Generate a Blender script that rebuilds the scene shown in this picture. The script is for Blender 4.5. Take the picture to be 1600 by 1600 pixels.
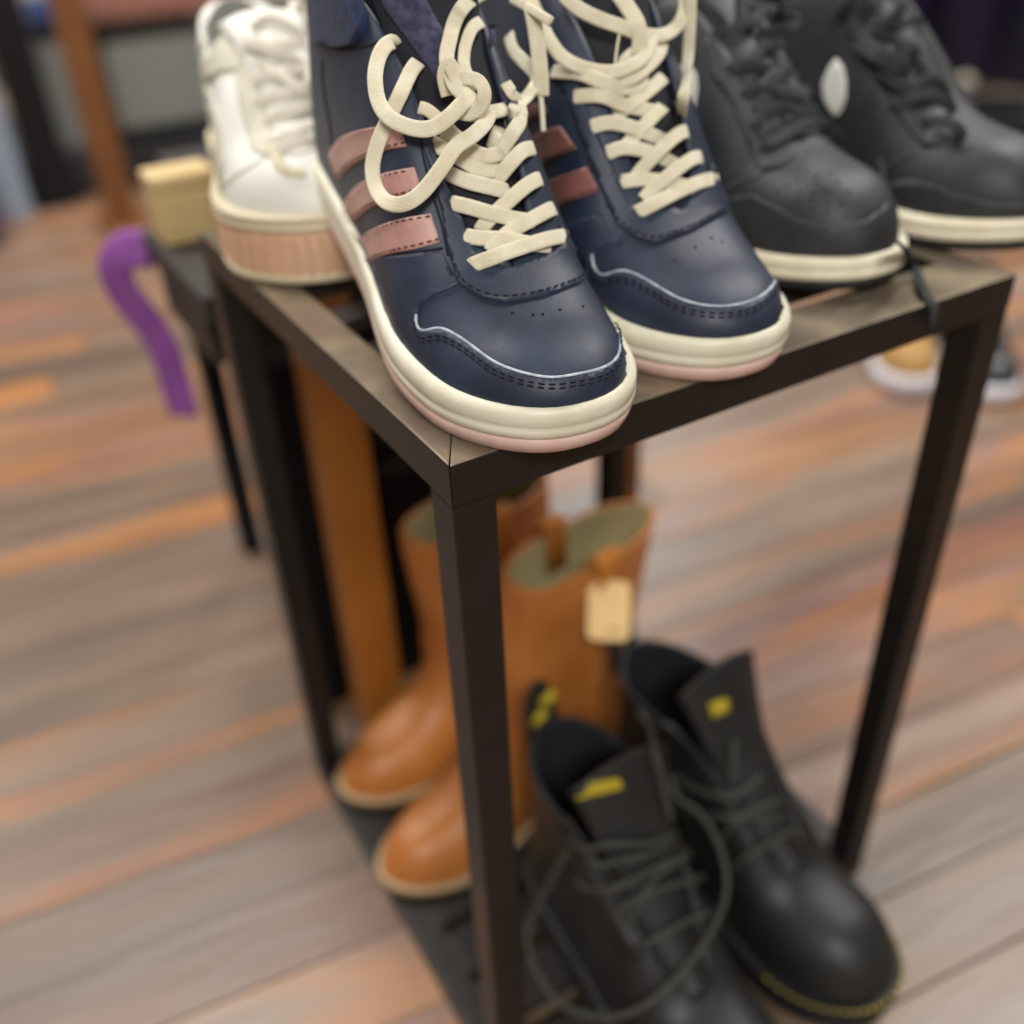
import bpy, bmesh, math, random
from mathutils import Vector, Matrix
from mathutils.bvhtree import BVHTree
from mathutils.geometry import delaunay_2d_cdt
sc = bpy.context.scene
for o in list(bpy.data.objects): bpy.data.objects.remove(o)
COL = sc.collection
rnd = random.Random(7)

# ------------------------------------------------------------------ camera
# lengths were measured off the rack in units of K metres; the floor is z = 0
K = 0.72
TOPZ = 0.76
W, D, L = 0.506, 0.505, 0.729
def P(x, y, z=0.0): return Vector((x*K, y*K, (z+TOPZ)*K))
FPX = 1547.8
CAMLOC = P(-0.2102, -0.4415, 0.3022)
CAMROT = (0.9672075, 0.0367804, -0.5412292)
cam_d = bpy.data.cameras.new('camera'); cam = bpy.data.objects.new('camera', cam_d); COL.objects.link(cam)
cam.location = CAMLOC; cam.rotation_euler = CAMROT
cam_d.sensor_width = 36; cam_d.lens = FPX/1600*36; cam_d.clip_start = .02; cam_d.clip_end = 60
cam_d.dof.use_dof = True; cam_d.dof.focus_distance = 0.400; cam_d.dof.aperture_fstop = 2.9
sc.camera = cam
CR = cam.rotation_euler.to_matrix()

# ------------------------------------------------------------------ light
sc.view_settings.view_transform = 'Standard'; sc.view_settings.look = 'None'
sc.view_settings.gamma = 1; sc.view_settings.use_curve_mapping = False
sc.view_settings.exposure = 0.85
wd = bpy.data.worlds.new('world'); sc.world = wd; wd.use_nodes = True
wd.node_tree.nodes['Background'].inputs[0].default_value = (.95, .97, 1, 1)
wd.node_tree.nodes['Background'].inputs[1].default_value = .35
def area(name, loc, size, power, col=(1, .97, .92), rot=(0, 0, 0)):
    l = bpy.data.lights.new(name, 'AREA'); l.shape = 'RECTANGLE'; l.size, l.size_y = size
    l.energy = power; l.color = col
    o = bpy.data.objects.new(name, l); COL.objects.link(o); o.location = loc; o.rotation_euler = rot
    return o
area('ceiling_panel_light', (-.9, -2.1, 2.68), (1.4, .8), 62)
area('ceiling_panel_light', (-.3, 1.6, 2.68), (1.2, .6), 38)
area('ceiling_panel_light', (2.2, .4, 2.68), (1.2, .6), 40)
area('ceiling_panel_light', (2.4, 3.2, 2.68), (1.2, .6), 44)
area('ceiling_panel_light', (-1.6, 3.6, 2.68), (1.2, .6), 34)

# ------------------------------------------------------------------ helpers
def ray(u, v): return CAMLOC, (CR @ Vector(((u-800)/FPX, -(v-800)/FPX, -1))).normalized()
def at(u, v, z): # pixel -> point on horizontal plane z (rack units)
    o, d = ray(u, v); t = ((z+TOPZ)*K-o.z)/d.z; return o+d*t
def lin(c):
    r = [(x/12.92 if x <= .04045 else ((x+.055)/1.055)**2.4) for x in c]; return (*r, 1)
def hexc(h): return lin([int(h[i:i+2], 16)/255 for i in (0, 2, 4)])

MATS = {}
def mat(name, col, rough=.5, metal=0, bump=0, bscale=200, col2=None, cscale=12, coat=0, spec=.5, wave=None, sheen=0, detail=4, cpos=(.35, .65)):
    if name in MATS: return MATS[name]
    m = bpy.data.materials.new(name); m.use_nodes = True; nt = m.node_tree; b = nt.nodes['Principled BSDF']
    c = hexc(col)
    b.inputs['Base Color'].default_value = c; b.inputs['Roughness'].default_value = rough
    b.inputs['Metallic'].default_value = metal; b.inputs['Specular IOR Level'].default_value = spec
    b.inputs['Coat Weight'].default_value = coat; b.inputs['Coat Roughness'].default_value = .15
    b.inputs['Sheen Weight'].default_value = sheen
    tc = nt.nodes.new('ShaderNodeTexCoord')
    if col2:
        n = nt.nodes.new('ShaderNodeTexNoise'); n.inputs['Scale'].default_value = cscale; n.inputs['Detail'].default_value = detail
        nt.links.new(tc.outputs['Object'], n.inputs['Vector'])
        r = nt.nodes.new('ShaderNodeValToRGB'); r.color_ramp.elements[0].color = c; r.color_ramp.elements[1].color = hexc(col2)
        r.color_ramp.elements[0].position, r.color_ramp.elements[1].position = cpos
        nt.links.new(n.outputs['Fac'], r.inputs['Fac']); nt.links.new(r.outputs['Color'], b.inputs['Base Color'])
    if bump:
        bp = nt.nodes.new('ShaderNodeBump'); bp.inputs['Strength'].default_value = min(1, bump); bp.inputs['Distance'].default_value = .0006
        if wave:
            n = nt.nodes.new('ShaderNodeTexWave'); n.inputs['Scale'].default_value = bscale; n.inputs['Distortion'].default_value = wave
            nt.links.new(tc.outputs['Object'], n.inputs['Vector'])
        else:
            n = nt.nodes.new('ShaderNodeTexNoise'); n.inputs['Scale'].default_value = bscale; n.inputs['Detail'].default_value = 5
            nt.links.new(tc.outputs['Object'], n.inputs['Vector'])
        nt.links.new(n.outputs['Fac'], bp.inputs['Height']); nt.links.new(bp.outputs['Normal'], b.inputs['Normal'])
    MATS[name] = m; return m

def link(name, me, m=None, parent=None, smooth=True):
    o = bpy.data.objects.new(name, me); COL.objects.link(o)
    if m is not None and not me.materials:
        for x in (m if isinstance(m, (list, tuple)) else [m]): me.materials.append(x)
    if smooth and me.polygons: me.polygons.foreach_set('use_smooth', [True]*len(me.polygons))
    if parent: o.parent = parent
    return o
def from_bm(name, bm, m, parent=None, smooth=True):
    me = bpy.data.meshes.new(name); bm.normal_update(); bm.to_mesh(me); bm.free()
    return link(name, me, m, parent, smooth)
def from_py(name, vs, fs, m, parent=None, smooth=True):
    me = bpy.data.meshes.new(name); me.from_pydata([tuple(v) for v in vs], [], fs); me.validate(); me.update()
    return link(name, me, m, parent, smooth)
def thing(name, label, cat, loc=(0, 0, 0), rot=(0, 0, 0), group=None):
    o = bpy.data.objects.new(name, None); COL.objects.link(o); o.location = loc; o.rotation_euler = rot
    o.empty_display_size = .02
    o['label'] = label; o['category'] = cat
    if group: o['group'] = group
    bpy.context.view_layer.update()
    return o
def tag(o, label, cat, group=None):
    o['label'] = label; o['category'] = cat
    if group: o['group'] = group
    return o
def prism(name, poly, z0, z1, m, parent=None, bev=0, smooth=False):
    """poly in rack units (x,y); z in rack units; world placed, parent at identity offset handled by caller"""
    bm = bmesh.new(); off = parent.matrix_world.translation if parent else Vector()
    b = [bm.verts.new(P(x, y, z0)-off) for x, y in poly]; t = [bm.verts.new(P(x, y, z1)-off) for x, y in poly]
    n = len(poly)
    bm.faces.new(b[::-1]); bm.faces.new(t)
    for i in range(n): bm.faces.new((b[i], b[(i+1) % n], t[(i+1) % n], t[i]))
    bmesh.ops.recalc_face_normals(bm, faces=bm.faces[:])
    if bev: bmesh.ops.bevel(bm, geom=bm.edges[:], offset=bev, segments=2, profile=.7, affect='EDGES', clamp_overlap=True)
    return from_bm(name, bm, m, parent, smooth)
def rect(x0, y0, x1, y1): return [(x0, y0), (x1, y0), (x1, y1), (x0, y1)]
def box(name, x0, y0, z0, x1, y1, z1, m, parent=None, bev=.0012): return prism(name, rect(x0, y0, x1, y1), z0, z1, m, parent, bev)

def crom(pts, n=8, closed=False):
    """Catmull-Rom through points (tuples of any length)"""
    pts = [tuple(p) for p in pts]; out = []; N = len(pts)
    rng = range(N) if closed else range(N-1)
    for i in rng:
        g = lambda k: pts[k % N] if closed else pts[max(0, min(N-1, k))]
        p0, p1, p2, p3 = g(i-1), g(i), g(i+1), g(i+2)
        for j in range(n):
            t = j/n
            out.append(tuple(.5*((2*b)+(-a+c)*t+(2*a-5*b+4*c-d)*t*t+(-a+3*b-3*c+d)*t**3) for a, b, c, d in zip(p0, p1, p2, p3)))
    if not closed: out.append(pts[-1])
    return out
def tab(t, x):
    if x <= t[0][0]: return t[0][1]
    for (a, b), (c, d) in zip(t, t[1:]):
        if x <= c:
            f = (x-a)/(c-a)
            return b+(d-b)*f
    return t[-1][1]
def stab(t, x): # smoothed table (monotone-ish catmull)
    n = len(t)
    if x <= t[0][0]: return t[0][1]
    for i in range(n-1):
        if x <= t[i+1][0]:
            x0, y0 = t[i]; x1, y1 = t[i+1]; h = x1-x0; f = (x-x0)/h
            m0 = (y1-t[i-1][1])/(x1-t[i-1][0]) if i > 0 else (y1-y0)/h
            m1 = (t[i+2][1]-y0)/(t[i+2][0]-x0) if i+2 < n else (y1-y0)/h
            return (2*f**3-3*f*f+1)*y0+(f**3-2*f*f+f)*h*m0+(-2*f**3+3*f*f)*y1+(f**3-f*f)*h*m1
    return t[-1][1]

def inside(poly, x, y):
    c = False; j = len(poly)-1
    for i in range(len(poly)):
        if (poly[i][1] > y) != (poly[j][1] > y) and x < (poly[j][0]-poly[i][0])*(y-poly[i][1])/(poly[j][1]-poly[i][1])+poly[i][0]: c = not c
        j = i
    return c
def sweep(name, pts, section, m, parent=None, normals=None, closed=False, taper=None):
    """sweep closed section [(a,b)] (a across, b along normal) along world points; normals list of Vector"""
    inv = parent.matrix_world.inverted() if parent else Matrix()
    n = len(pts); pts = [Vector(p) for p in pts]; vs = []; fs = []; k = len(section); prev = None
    for i, p in enumerate(pts):
        T = (pts[(i+1) % n if closed else min(i+1, n-1)]-pts[(i-1) % n if closed else max(i-1, 0)])
        T = T.normalized() if T.length > 1e-9 else Vector((0, 0, 1))
        N = normals[i] if normals else (prev if prev else Vector((0, .01, 1)))
        N = (N-T*N.dot(T))
        if N.length < 1e-4: N = prev or T.orthogonal()
        N.normalize(); prev = N; B = T.cross(N)
        s = taper(i/(n-1)) if taper else 1
        for a, b in section: vs.append(inv @ (p+B*a*s+N*b*s))
    for i in range(n if closed else n-1):
        for j in range(k):
            a = i*k+j; b = i*k+(j+1) % k; c = ((i+1) % n)*k+(j+1) % k; d = ((i+1) % n)*k+j
            fs.append((a, b, c, d))
    if not closed: fs += [tuple(range(k))[::-1], tuple(range((n-1)*k, n*k))]
    return from_py(name, vs, fs, m, parent)
def circ(r, k=8): return [(r*math.cos(2*math.pi*i/k), r*math.sin(2*math.pi*i/k)) for i in range(k)]
def flat(w, t): # ribbon section, pillow edges
    w /= 2; t /= 2
    return [(w, 0), (w*.93, t*.8), (w*.6, t), (w*.2, t*1.06), (-w*.2, t*1.06), (-w*.6, t), (-w*.93, t*.8), (-w, 0), (-w*.93, -t*.8), (-w*.5, -t), (w*.5, -t), (w*.93, -t*.8)]

# ------------------------------------------------------------------ shoe builder
class Shoe:
    """local frame: x heel(0) -> toe(len), y left, z up; metres"""
    def __init__(s, name, label, pivot, heading, pitch, spec, group=None, pivx=.86):
        s.sp = spec; s.len = spec['len']
        R = Matrix.Rotation(heading, 4, 'Z') @ Matrix.Rotation(pitch, 4, 'Y')
        loc = pivot-(R @ Vector((pivx*s.len, 0, 0)))
        s.root = thing(name, label, spec.get('cat', 'shoe'), loc, R.to_euler(), group)
        s.M = s.root.matrix_world.copy(); s.Mi = s.M.inverted(); s.trees = []
    def outline(s, grow=0, N=34):
        sp = s.sp; Ln = s.len; pts = {}
        xs = [Ln*(.5-.5*math.cos(math.pi*i/N)) for i in range(N+1)]
        L_, R_ = [], []
        for x in xs:
            u = x/Ln
            rt, rh = sp.get('rt', .22), sp.get('rh', .14); et, eh = sp.get('et', 2.3), sp.get('eh', 2.3)
            f = 1
            if u > 1-rt: f = max(0, 1-((u-1+rt)/rt)**et)**(1/et)
            if u < rh: f = max(0, 1-((rh-u)/rh)**eh)**(1/eh)
            wl, wr = stab(sp['wl'], u)*f, stab(sp['wr'], u)*f
            c = stab(sp['yc'], u) if 'yc' in sp else 0
            cx = Ln/2; k = (Ln/2+grow)/(Ln/2)
            X = cx+(x-cx)*k
            gw = 1+grow/.045
            L_.append((X, c+wl*gw)); R_.append((X, c-wr*gw))
        return L_, R_
    def ringloft(s, name, prof, m, zb, zh, capb=True, capt=True, N=34, ribs=None):
        """prof: [(frac, grow)] along height; zb(u), zh(u) base and height"""
        rows = []
        for fr, g in prof:
            Lp, Rp = s.outline(g, N); loop = Lp+Rp[-2:0:-1]
            row = []
            for q, (x, y) in enumerate(loop):
                u = max(0, min(1, x/s.len)); row.append(Vector((x, y, zb(u)+fr*zh(u))))
            rows.append(row)
        n = len(rows[0]); vs = [v for r in rows for v in r]; fs = []
        for i in range(len(rows)-1):
            for j in range(n): fs.append((i*n+j, i*n+(j+1) % n, (i+1)*n+(j+1) % n, (i+1)*n+j))
        def cap(b, flip):
            for i in range(n//2):
                q = [b+i, b+(i+1) % n, b+(n-i-1) % n, b+(n-i) % n]
                q = list(dict.fromkeys(q))
                if len(q) > 2: fs.append(tuple(q if flip else q[::-1]))
        if capb: cap(0, False)
        if capt: cap((len(rows)-1)*n, True)
        o = from_py(name, vs, fs, m, s.root)
        bm = bmesh.new(); bm.from_mesh(o.data); bmesh.ops.remove_doubles(bm, verts=bm.verts, dist=1e-5)
        bmesh.ops.recalc_face_normals(bm, faces=bm.faces[:]); bm.to_mesh(o.data); bm.free()
        o.data.polygons.foreach_set('use_smooth', [True]*len(o.data.polygons))
        return o
    def zb(s, u): return stab(s.sp['spring'], u)
    def zs(s, u): return stab(s.sp['spring'], u)+stab(s.sp['soleh'], u)
    def side(s, x, b, sg, off=0):
        """point on the upper: x station in 0..1, b in 0..1 from base to edge, sg side"""
        sp = s.sp; u = x; Ln = s.len; g = sp.get('inset', -.0035)
        rt, rh = sp.get('rt', .22), sp.get('rh', .14); et, eh = sp.get('et', 2.3), sp.get('eh', 2.3)
        f = 1
        if u > 1-rt: f = max(0, 1-((u-1+rt)/rt)**et)**(1/et)
        if u < rh: f = max(0, 1-((rh-u)/rh)**eh)**(1/eh)
        w = stab(sp['wl'] if sg > 0 else sp['wr'], u)*f*(1+g/.045)
        c = stab(sp['yc'], u) if 'yc' in sp else 0
        ye = stab(sp['ye'], u)
        if u < rh: ye *= f
        ye = min(ye, w*1.02) if u > .3 else ye*(1 if u >= rh else 1)
        ye = max(ye, 0)
        he = stab(sp['he'], u)
        tt = sp.get('tt', .1)
        if u > 1-tt: he *= max(0, 1-((u-1+tt)/tt)**2.6)**(1/2.6)*.88+.12*(1-((u-1+tt)/tt))
        n, m = sp.get('n', 2.5), sp.get('m', 2.3)
        a = b*math.pi/2
        cb, sb = max(0, math.cos(a)), max(0, math.sin(a))
        yy = ye+(w-ye)*cb**(2/n)
        zz = he*sb**(2/m)
        if 'bulge' in sp: yy += w*stab(sp['bulge'], u)*math.sin(math.pi*min(1, b))
        X = Ln/2+(u-.5)*(Ln+2*g)
        if 'heelx' in sp:
            X += stab(sp['heelx'], zz)*max(0, 1-u/.35)
        if 'lean' in sp: X += stab(sp['lean'], zz)
        return Vector((X, c+sg*yy, s.zs(u)-.004+zz))
    def upper(s, name, m, inner, N=56, Mh=18, thick=.0028):
        us = [.5-.5*math.cos(math.pi*i/N) for i in range(N+1)]
        vs = []; fs = []
        for sg in (1, -1):
            b0 = len(vs)
            for u in us:
                for j in range(Mh+1): vs.append(s.side(u, j/Mh, sg))
            for i in range(N):
                for j in range(Mh):
                    a = b0+i*(Mh+1)+j
                    q = (a, a+1, a+Mh+2, a+Mh+1); fs.append(q if sg < 0 else q[::-1])
        bm = bmesh.new(); bv = [bm.verts.new(v) for v in vs]
        for f in fs: bm.faces.new([bv[k] for k in f])
        bmesh.ops.remove_doubles(bm, verts=bm.verts, dist=2e-4)
        bmesh.ops.smooth_vert(bm, verts=[v for v in bm.verts if not v.is_boundary], factor=.5, use_axis_x=True, use_axis_y=True, use_axis_z=True)
        bmesh.ops.recalc_face_normals(bm, faces=bm.faces[:])
        # outward check: a face near the top of the toe should look up
        tf = max(bm.faces, key=lambda f: f.calc_center_median().x-abs(f.calc_center_median().y)*2+f.calc_center_median().z)
        if tf.normal.z < 0: bmesh.ops.reverse_faces(bm, faces=bm.faces[:])
        s.bm_tree(bm)
        o = from_bm(name, bm, [m, inner], s.root)
        md = o.modifiers.new('solid', 'SOLIDIFY'); md.thickness = thick; md.offset = -1; md.material_offset = 1; md.use_even_offset = False
        md.material_offset_rim = 0
        return o
    def bm_tree(s, bm):
        bmw = bm.copy(); bmw.transform(s.M); bmw.normal_update(); s.trees.append(BVHTree.FromBMesh(bmw)); bmw.free()
    def add_tree(s, o):
        bm = bmesh.new(); bm.from_mesh(o.data); s.bm_tree(bm); bm.free()
    def hit(s, u, v, which=None):
        o, d = ray(u, v); best = None
        for t in (s.trees if which is None else [s.trees[which]]):
            h = t.ray_cast(o, d, 4)
            if h[0] is not None and (best is None or h[3] < best[2]):
                n = h[1]
                if n.dot(d) > 0: n = -n
                best = (h[0], n, h[3])
        if best is None and which is not None or best is None:
            # nearest point to the ray on the surface
            q = s.trees[which or 0].find_nearest(o+d*(s.M.translation-o).length)
            for _ in range(4):
                t = (q[0]-o).dot(d); q = s.trees[which or 0].find_nearest(o+d*t)
            n = q[1]
            if n.dot(d) > 0: n = -n
            best = (q[0], n, (q[0]-o).length)
        return best
    def line(s, px, n=6, which=None, closed=False, lift=0):
        pts = crom(px, n, closed); out = []; nn = []
        for q in pts:
            h = s.hit(q[0], q[1], which); out.append(h[0]+h[1]*lift); nn.append(h[1])
        return out, nn
    def decal(s, name, px, m, off=.0012, grid=9, which=0, sink=.0012):
        """raised leather overlay: pixel polygon laid onto the upper, with real thickness"""
        px = [(float(p[0]), float(p[1])) for p in px]
        # densify edges
        poly = []
        for i in range(len(px)):
            a, b = px[i], px[(i+1) % len(px)]; n = max(1, int(math.hypot(b[0]-a[0], b[1]-a[1])/grid))
            for j in range(n): poly.append((a[0]+(b[0]-a[0])*j/n, a[1]+(b[1]-a[1])*j/n))
        xs = [p[0] for p in poly]; ys = [p[1] for p in poly]; pts = [Vector(p) for p in poly]
        y = min(ys)+grid*.5; r = 0
        while y < max(ys):
            x = min(xs)+grid*(.5 if r % 2 else 0)
            while x < max(xs):
                if inside(poly, x, y) and min(abs(x-q[0])+abs(y-q[1]) for q in poly) > grid*.45: pts.append(Vector((x, y)))
                x += grid
            y += grid*.87; r += 1
        co, ed, fa, _, _, _ = delaunay_2d_cdt(pts, [], [list(range(len(poly)))], 1, 1e-4)
        bm = bmesh.new(); bv = []; low = {}
        for c in co:
            h = s.hit(c.x, c.y, which); bv.append((bm.verts.new(s.Mi @ (h[0]+h[1]*off)), h))
        for f in fa: bm.faces.new([bv[i][0] for i in f])
        inf = {v: h for v, h in bv}
        for e in [e for e in bm.edges if e.is_boundary]:
            q = []
            for v in e.verts:
                if v not in low: h = inf[v]; low[v] = bm.verts.new(s.Mi @ (h[0]-h[1]*sink))
                q.append(low[v])
            if e.verts[0] is not e.verts[1]: bm.faces.new((e.verts[0], e.verts[1], q[1], q[0]))
        bmesh.ops.recalc_face_normals(bm, faces=bm.faces[:])
        return from_bm(name, bm, m, s.root)
    def tube(s, name, px, r, m, lift=0, n=6, which=None, k=6):
        p, nn = s.line(px, n, which, lift=lift); return sweep(name, p, circ(r, k), m, s.root, nn)
    def stitch(s, name, px, m, lift=.0009, step=.0036, dash=.0022, r=.00038, which=0, off=0, n=5):
        p, nn = s.line(px, n, which); d = [0]
        for a, b in zip(p, p[1:]): d.append(d[-1]+(b-a).length)
        def at_(x):
            for i in range(len(d)-1):
                if d[i+1] >= x: f = (x-d[i])/max(1e-9, d[i+1]-d[i]); return p[i].lerp(p[i+1], f), nn[i].lerp(nn[i+1], f)
            return p[-1], nn[-1]
        vs, fs = [], []; x = 0
        while x < d[-1]-dash:
            a, na = at_(x); b, nb = at_(x+dash); T = (b-a); 
            if T.length > 1e-6:
                T.normalize(); B = T.cross(na).normalized(); k0 = len(vs)
                for q, nq, sc_ in ((a, na, .5), (a.lerp(b, .5), na, 1), (b, nb, .5)):
                    c = q+nq*lift+B*off
                    for w_, h_ in ((-r, 0), (0, r*1.2), (r, 0), (0, -r)): vs.append(s.Mi @ (c+B*w_*sc_+nq*h_*sc_))
                for i in range(2):
                    for j in range(4): fs.append((k0+i*4+j, k0+i*4+(j+1) % 4, k0+i*4+4+(j+1) % 4, k0+i*4+4+j))
                fs += [(k0, k0+1, k0+2, k0+3), (k0+11, k0+10, k0+9, k0+8)]
            x += step
        return from_py(name, vs, fs, m, s.root)
    def lace(s, name, pts, w, t, m, n=8, parent=None, rnd_=False, taper=None):
        """pts: (u, v, lift[, twist]) lift metres toward camera from the surface"""
        P4 = [(p[0], p[1], p[2], p[3] if len(p) > 3 else 0) for p in pts]
        hs = [s.hit(p[0], p[1]) for p in P4]; D_ = [h[2] for h in hs]; k = len(D_)
        if k <= 8:   # a rung spans the throat: depth runs straight from eyelet to eyelet
            D_ = [min(D_[i], D_[0]+(D_[-1]-D_[0])*i/(k-1)) for i in range(k)]
        else:
            for _ in range(3): D_ = [(D_[max(0, i-1)]+2*D_[i]+D_[min(k-1, i+1)])/4 for i in range(k)]
        na = Vector()
        for h in hs: na += h[1]
        na.normalize()
        ctl = [(p[0], p[1], D_[i]-p[2], *(hs[i][1]*.25+na*.75), p[3]) for i, p in enumerate(P4)]
        c = crom(ctl, n); out = []; nn = []
        for q in c:
            o, d = ray(q[0], q[1]); out.append(o+d*q[2])
            N = Vector(q[3:6]).normalized()*.7-d; N.normalize()
            nn.append(N)
        # apply twist
        for i in range(len(out)):
            T = out[min(i+1, len(out)-1)]-out[max(0, i-1)]
            if c[i][6] and T.length > 0: nn[i] = Matrix.Rotation(c[i][6], 3, T.normalized()) @ nn[i]
        sec = circ(w/2, 8) if rnd_ else flat(w, t)
        return sweep(name, out, sec, m, parent or s.root, nn, taper=taper)
    def loclace(s, name, pts, w, t, m, rnd_=False, n=8, up=(0.4, 0, 1)):
        """pts in local coords"""
        out = [s.M @ Vector(p) for p in crom(pts, n)]
        N = (s.M.to_3x3() @ Vector(up)).normalized()
        return sweep(name, out, circ(w/2, 8) if rnd_ else flat(w, t), m, s.root, [N]*len(out))
# ------------------------------------------------------------------ floor
def floor_mat():
    m = bpy.data.materials.new('worn_timber'); m.use_nodes = True; nt = m.node_tree; b = nt.nodes['Principled BSDF']
    N = lambda t: nt.nodes.new(t); lk = nt.links.new
    oi = N('ShaderNodeObjectInfo'); tc = N('ShaderNodeTexCoord')
    add = N('ShaderNodeVectorMath'); add.operation = 'MULTIPLY_ADD'
    comb = N('ShaderNodeCombineXYZ'); mul = N('ShaderNodeMath'); mul.operation = 'MULTIPLY'; mul.inputs[1].default_value = 37
    lk(oi.outputs['Random'], mul.inputs[0])
    for i in range(3): lk(mul.outputs[0], comb.inputs[i])
    add.inputs[1].default_value = (1.1, 6, 3); lk(tc.outputs['Object'], add.inputs[0]); lk(comb.outputs[0], add.inputs[2])
    n1 = N('ShaderNodeTexNoise'); n1.inputs['Scale'].default_value = 1.6; n1.inputs['Detail'].default_value = 5; n1.inputs['Roughness'].default_value = .6
    lk(add.outputs[0], n1.inputs['Vector'])
    pal = N('ShaderNodeValToRGB'); e = pal.color_ramp.elements
    cols = ['6c5d54', '63534b', '7b6b5e', '7c5a42', '685b55', '73524a', '79695d', '98653a', '665850', '72635a']
    pal.color_ramp.interpolation = 'CONSTANT'
    e[0].color = hexc(cols[0]); e[0].position = 0
    e[1].color = hexc(cols[1]); e[1].position = .1
    for i, c in enumerate(cols[2:]):
        x = e.new(.2+i*.1); x.color = hexc(c)
    lk(oi.outputs['Random'], pal.inputs['Fac'])
    # slow patches of orange and rose along the board
    n2 = N('ShaderNodeTexNoise'); n2.inputs['Scale'].default_value = .9; n2.inputs['Detail'].default_value = 3
    lk(add.outputs[0], n2.inputs['Vector'])
    pr = N('ShaderNodeValToRGB'); q = pr.color_ramp.elements
    q[0].color = hexc('5e4c40'); q[0].position = .3; q[1].color = hexc('a59482'); q[1].position = .72
    for p_, c_ in ((.42, '75614f'), (.50, '86705e'), (.56, 'a8703a'), (.61, '8a6458')):
        x = q.new(p_); x.color = hexc(c_)
    lk(n2.outputs['Fac'], pr.inputs['Fac'])
    mx = N('ShaderNodeMixRGB'); mx.inputs['Fac'].default_value = .6; lk(pal.outputs['Color'], mx.inputs['Color1']); lk(pr.outputs['Color'], mx.inputs['Color2'])
    g = N('ShaderNodeValToRGB'); g.color_ramp.elements[0].color = (.55, .55, .55, 1); g.color_ramp.elements[0].position = .33
    g.color_ramp.elements[1].color = (1.12, 1.1, 1.08, 1); g.color_ramp.elements[1].position = .62
    lk(n1.outputs['Fac'], g.inputs['Fac'])
    m2 = N('ShaderNodeMixRGB'); m2.blend_type = 'MULTIPLY'; m2.inputs['Fac'].default_value = .8
    lk(mx.outputs['Color'], m2.inputs['Color1']); lk(g.outputs['Color'], m2.inputs['Color2'])
    lk(m2.outputs['Color'], b.inputs['Base Color'])
    rr = N('ShaderNodeMapRange'); rr.inputs['To Min'].default_value = .22; rr.inputs['To Max'].default_value = .55
    lk(n1.outputs['Fac'], rr.inputs['Value']); lk(rr.outputs[0], b.inputs['Roughness'])
    bp = N('ShaderNodeBump'); bp.inputs['Strength'].default_value = .5; bp.inputs['Distance'].default_value = .0015
    n3 = N('ShaderNodeTexNoise'); n3.inputs['Scale'].default_value = 9; n3.inputs['Detail'].default_value = 4
    lk(add.outputs[0], n3.inputs['Vector']); lk(n3.outputs['Fac'], bp.inputs['Height']); lk(bp.outputs['Normal'], b.inputs['Normal'])
    return m
FM = floor_mat()
fl = box('floor', -5, -5, -.80, 8, 8, -.773, mat('subfloor', '3a2f28', .8), None, 0); fl['kind'] = 'structure'
ang = math.radians(-7); PW = .105; GAPW = .0015
fr = random.Random(11); plank_me = {}
foff = fl.matrix_world.translation
def plank_mesh(Lk):
    if Lk in plank_me: return plank_me[Lk]
    bm = bmesh.new(); h = PW*K/2-GAPW*K/2; l = Lk*K/2-.0012
    bmesh.ops.create_cube(bm, size=1)
    for v in bm.verts: v.co = Vector((v.co.x*2*l, v.co.y*2*h, v.co.z*.0086-.0043))
    top = [e for e in bm.edges if all(v.co.z > -.001 for v in e.verts)]
    bmesh.ops.bevel(bm, geom=top, offset=.0009, segments=1, affect='EDGES')
    me = bpy.data.meshes.new('plank'); bm.to_mesh(me); bm.free(); me.materials.append(FM); plank_me[Lk] = me; return me
count = 0
for k in range(-16, 54):
    w = .23+(k+.5)*PW
    x0, x1 = -1.2, 2.2+max(0, w)*.72
    x = x0-fr.random()*1.6
    while x < x1:
        Lk = fr.choice([1.6, 2.2, 2.8, 3.4])
        cx = x+Lk/2; x += Lk
        # (cx along plank, w across)
        wx = cx*math.cos(ang)-w*math.sin(ang); wy = cx*math.sin(ang)+w*math.cos(ang)
        o = bpy.data.objects.new('plank', plank_mesh(Lk)); COL.objects.link(o); o.parent = fl
        p = P(wx, wy, -TOPZ); p.z = fr.uniform(-.0006, .0006); o.location = p; o.rotation_euler = (fr.uniform(-.004, .004), 0, ang+fr.uniform(-.001, .001)); count += 1
# ------------------------------------------------------------------ room
wallm = mat('wall_paint', 'b9b4ac', .8, bump=.2, bscale=60)
for n_, a in (('wall_back', (-5, 7.9, 8, 8.0)), ('wall_left', (-5.1, -5, -5, 8)), ('wall_right', (8, -5, 8.1, 8)), ('wall_front', (-5, -5.1, 8, -5))):
    o = box(n_, a[0], a[1], -.76, a[2], a[3], 3.0, wallm, None, 0); o['kind'] = 'structure'
o = box('ceiling', -5, -5, 3.0, 8, 8, 3.05, mat('ceiling_paint', 'e6e4df', .9), None, 0); o['kind'] = 'structure'

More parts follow.
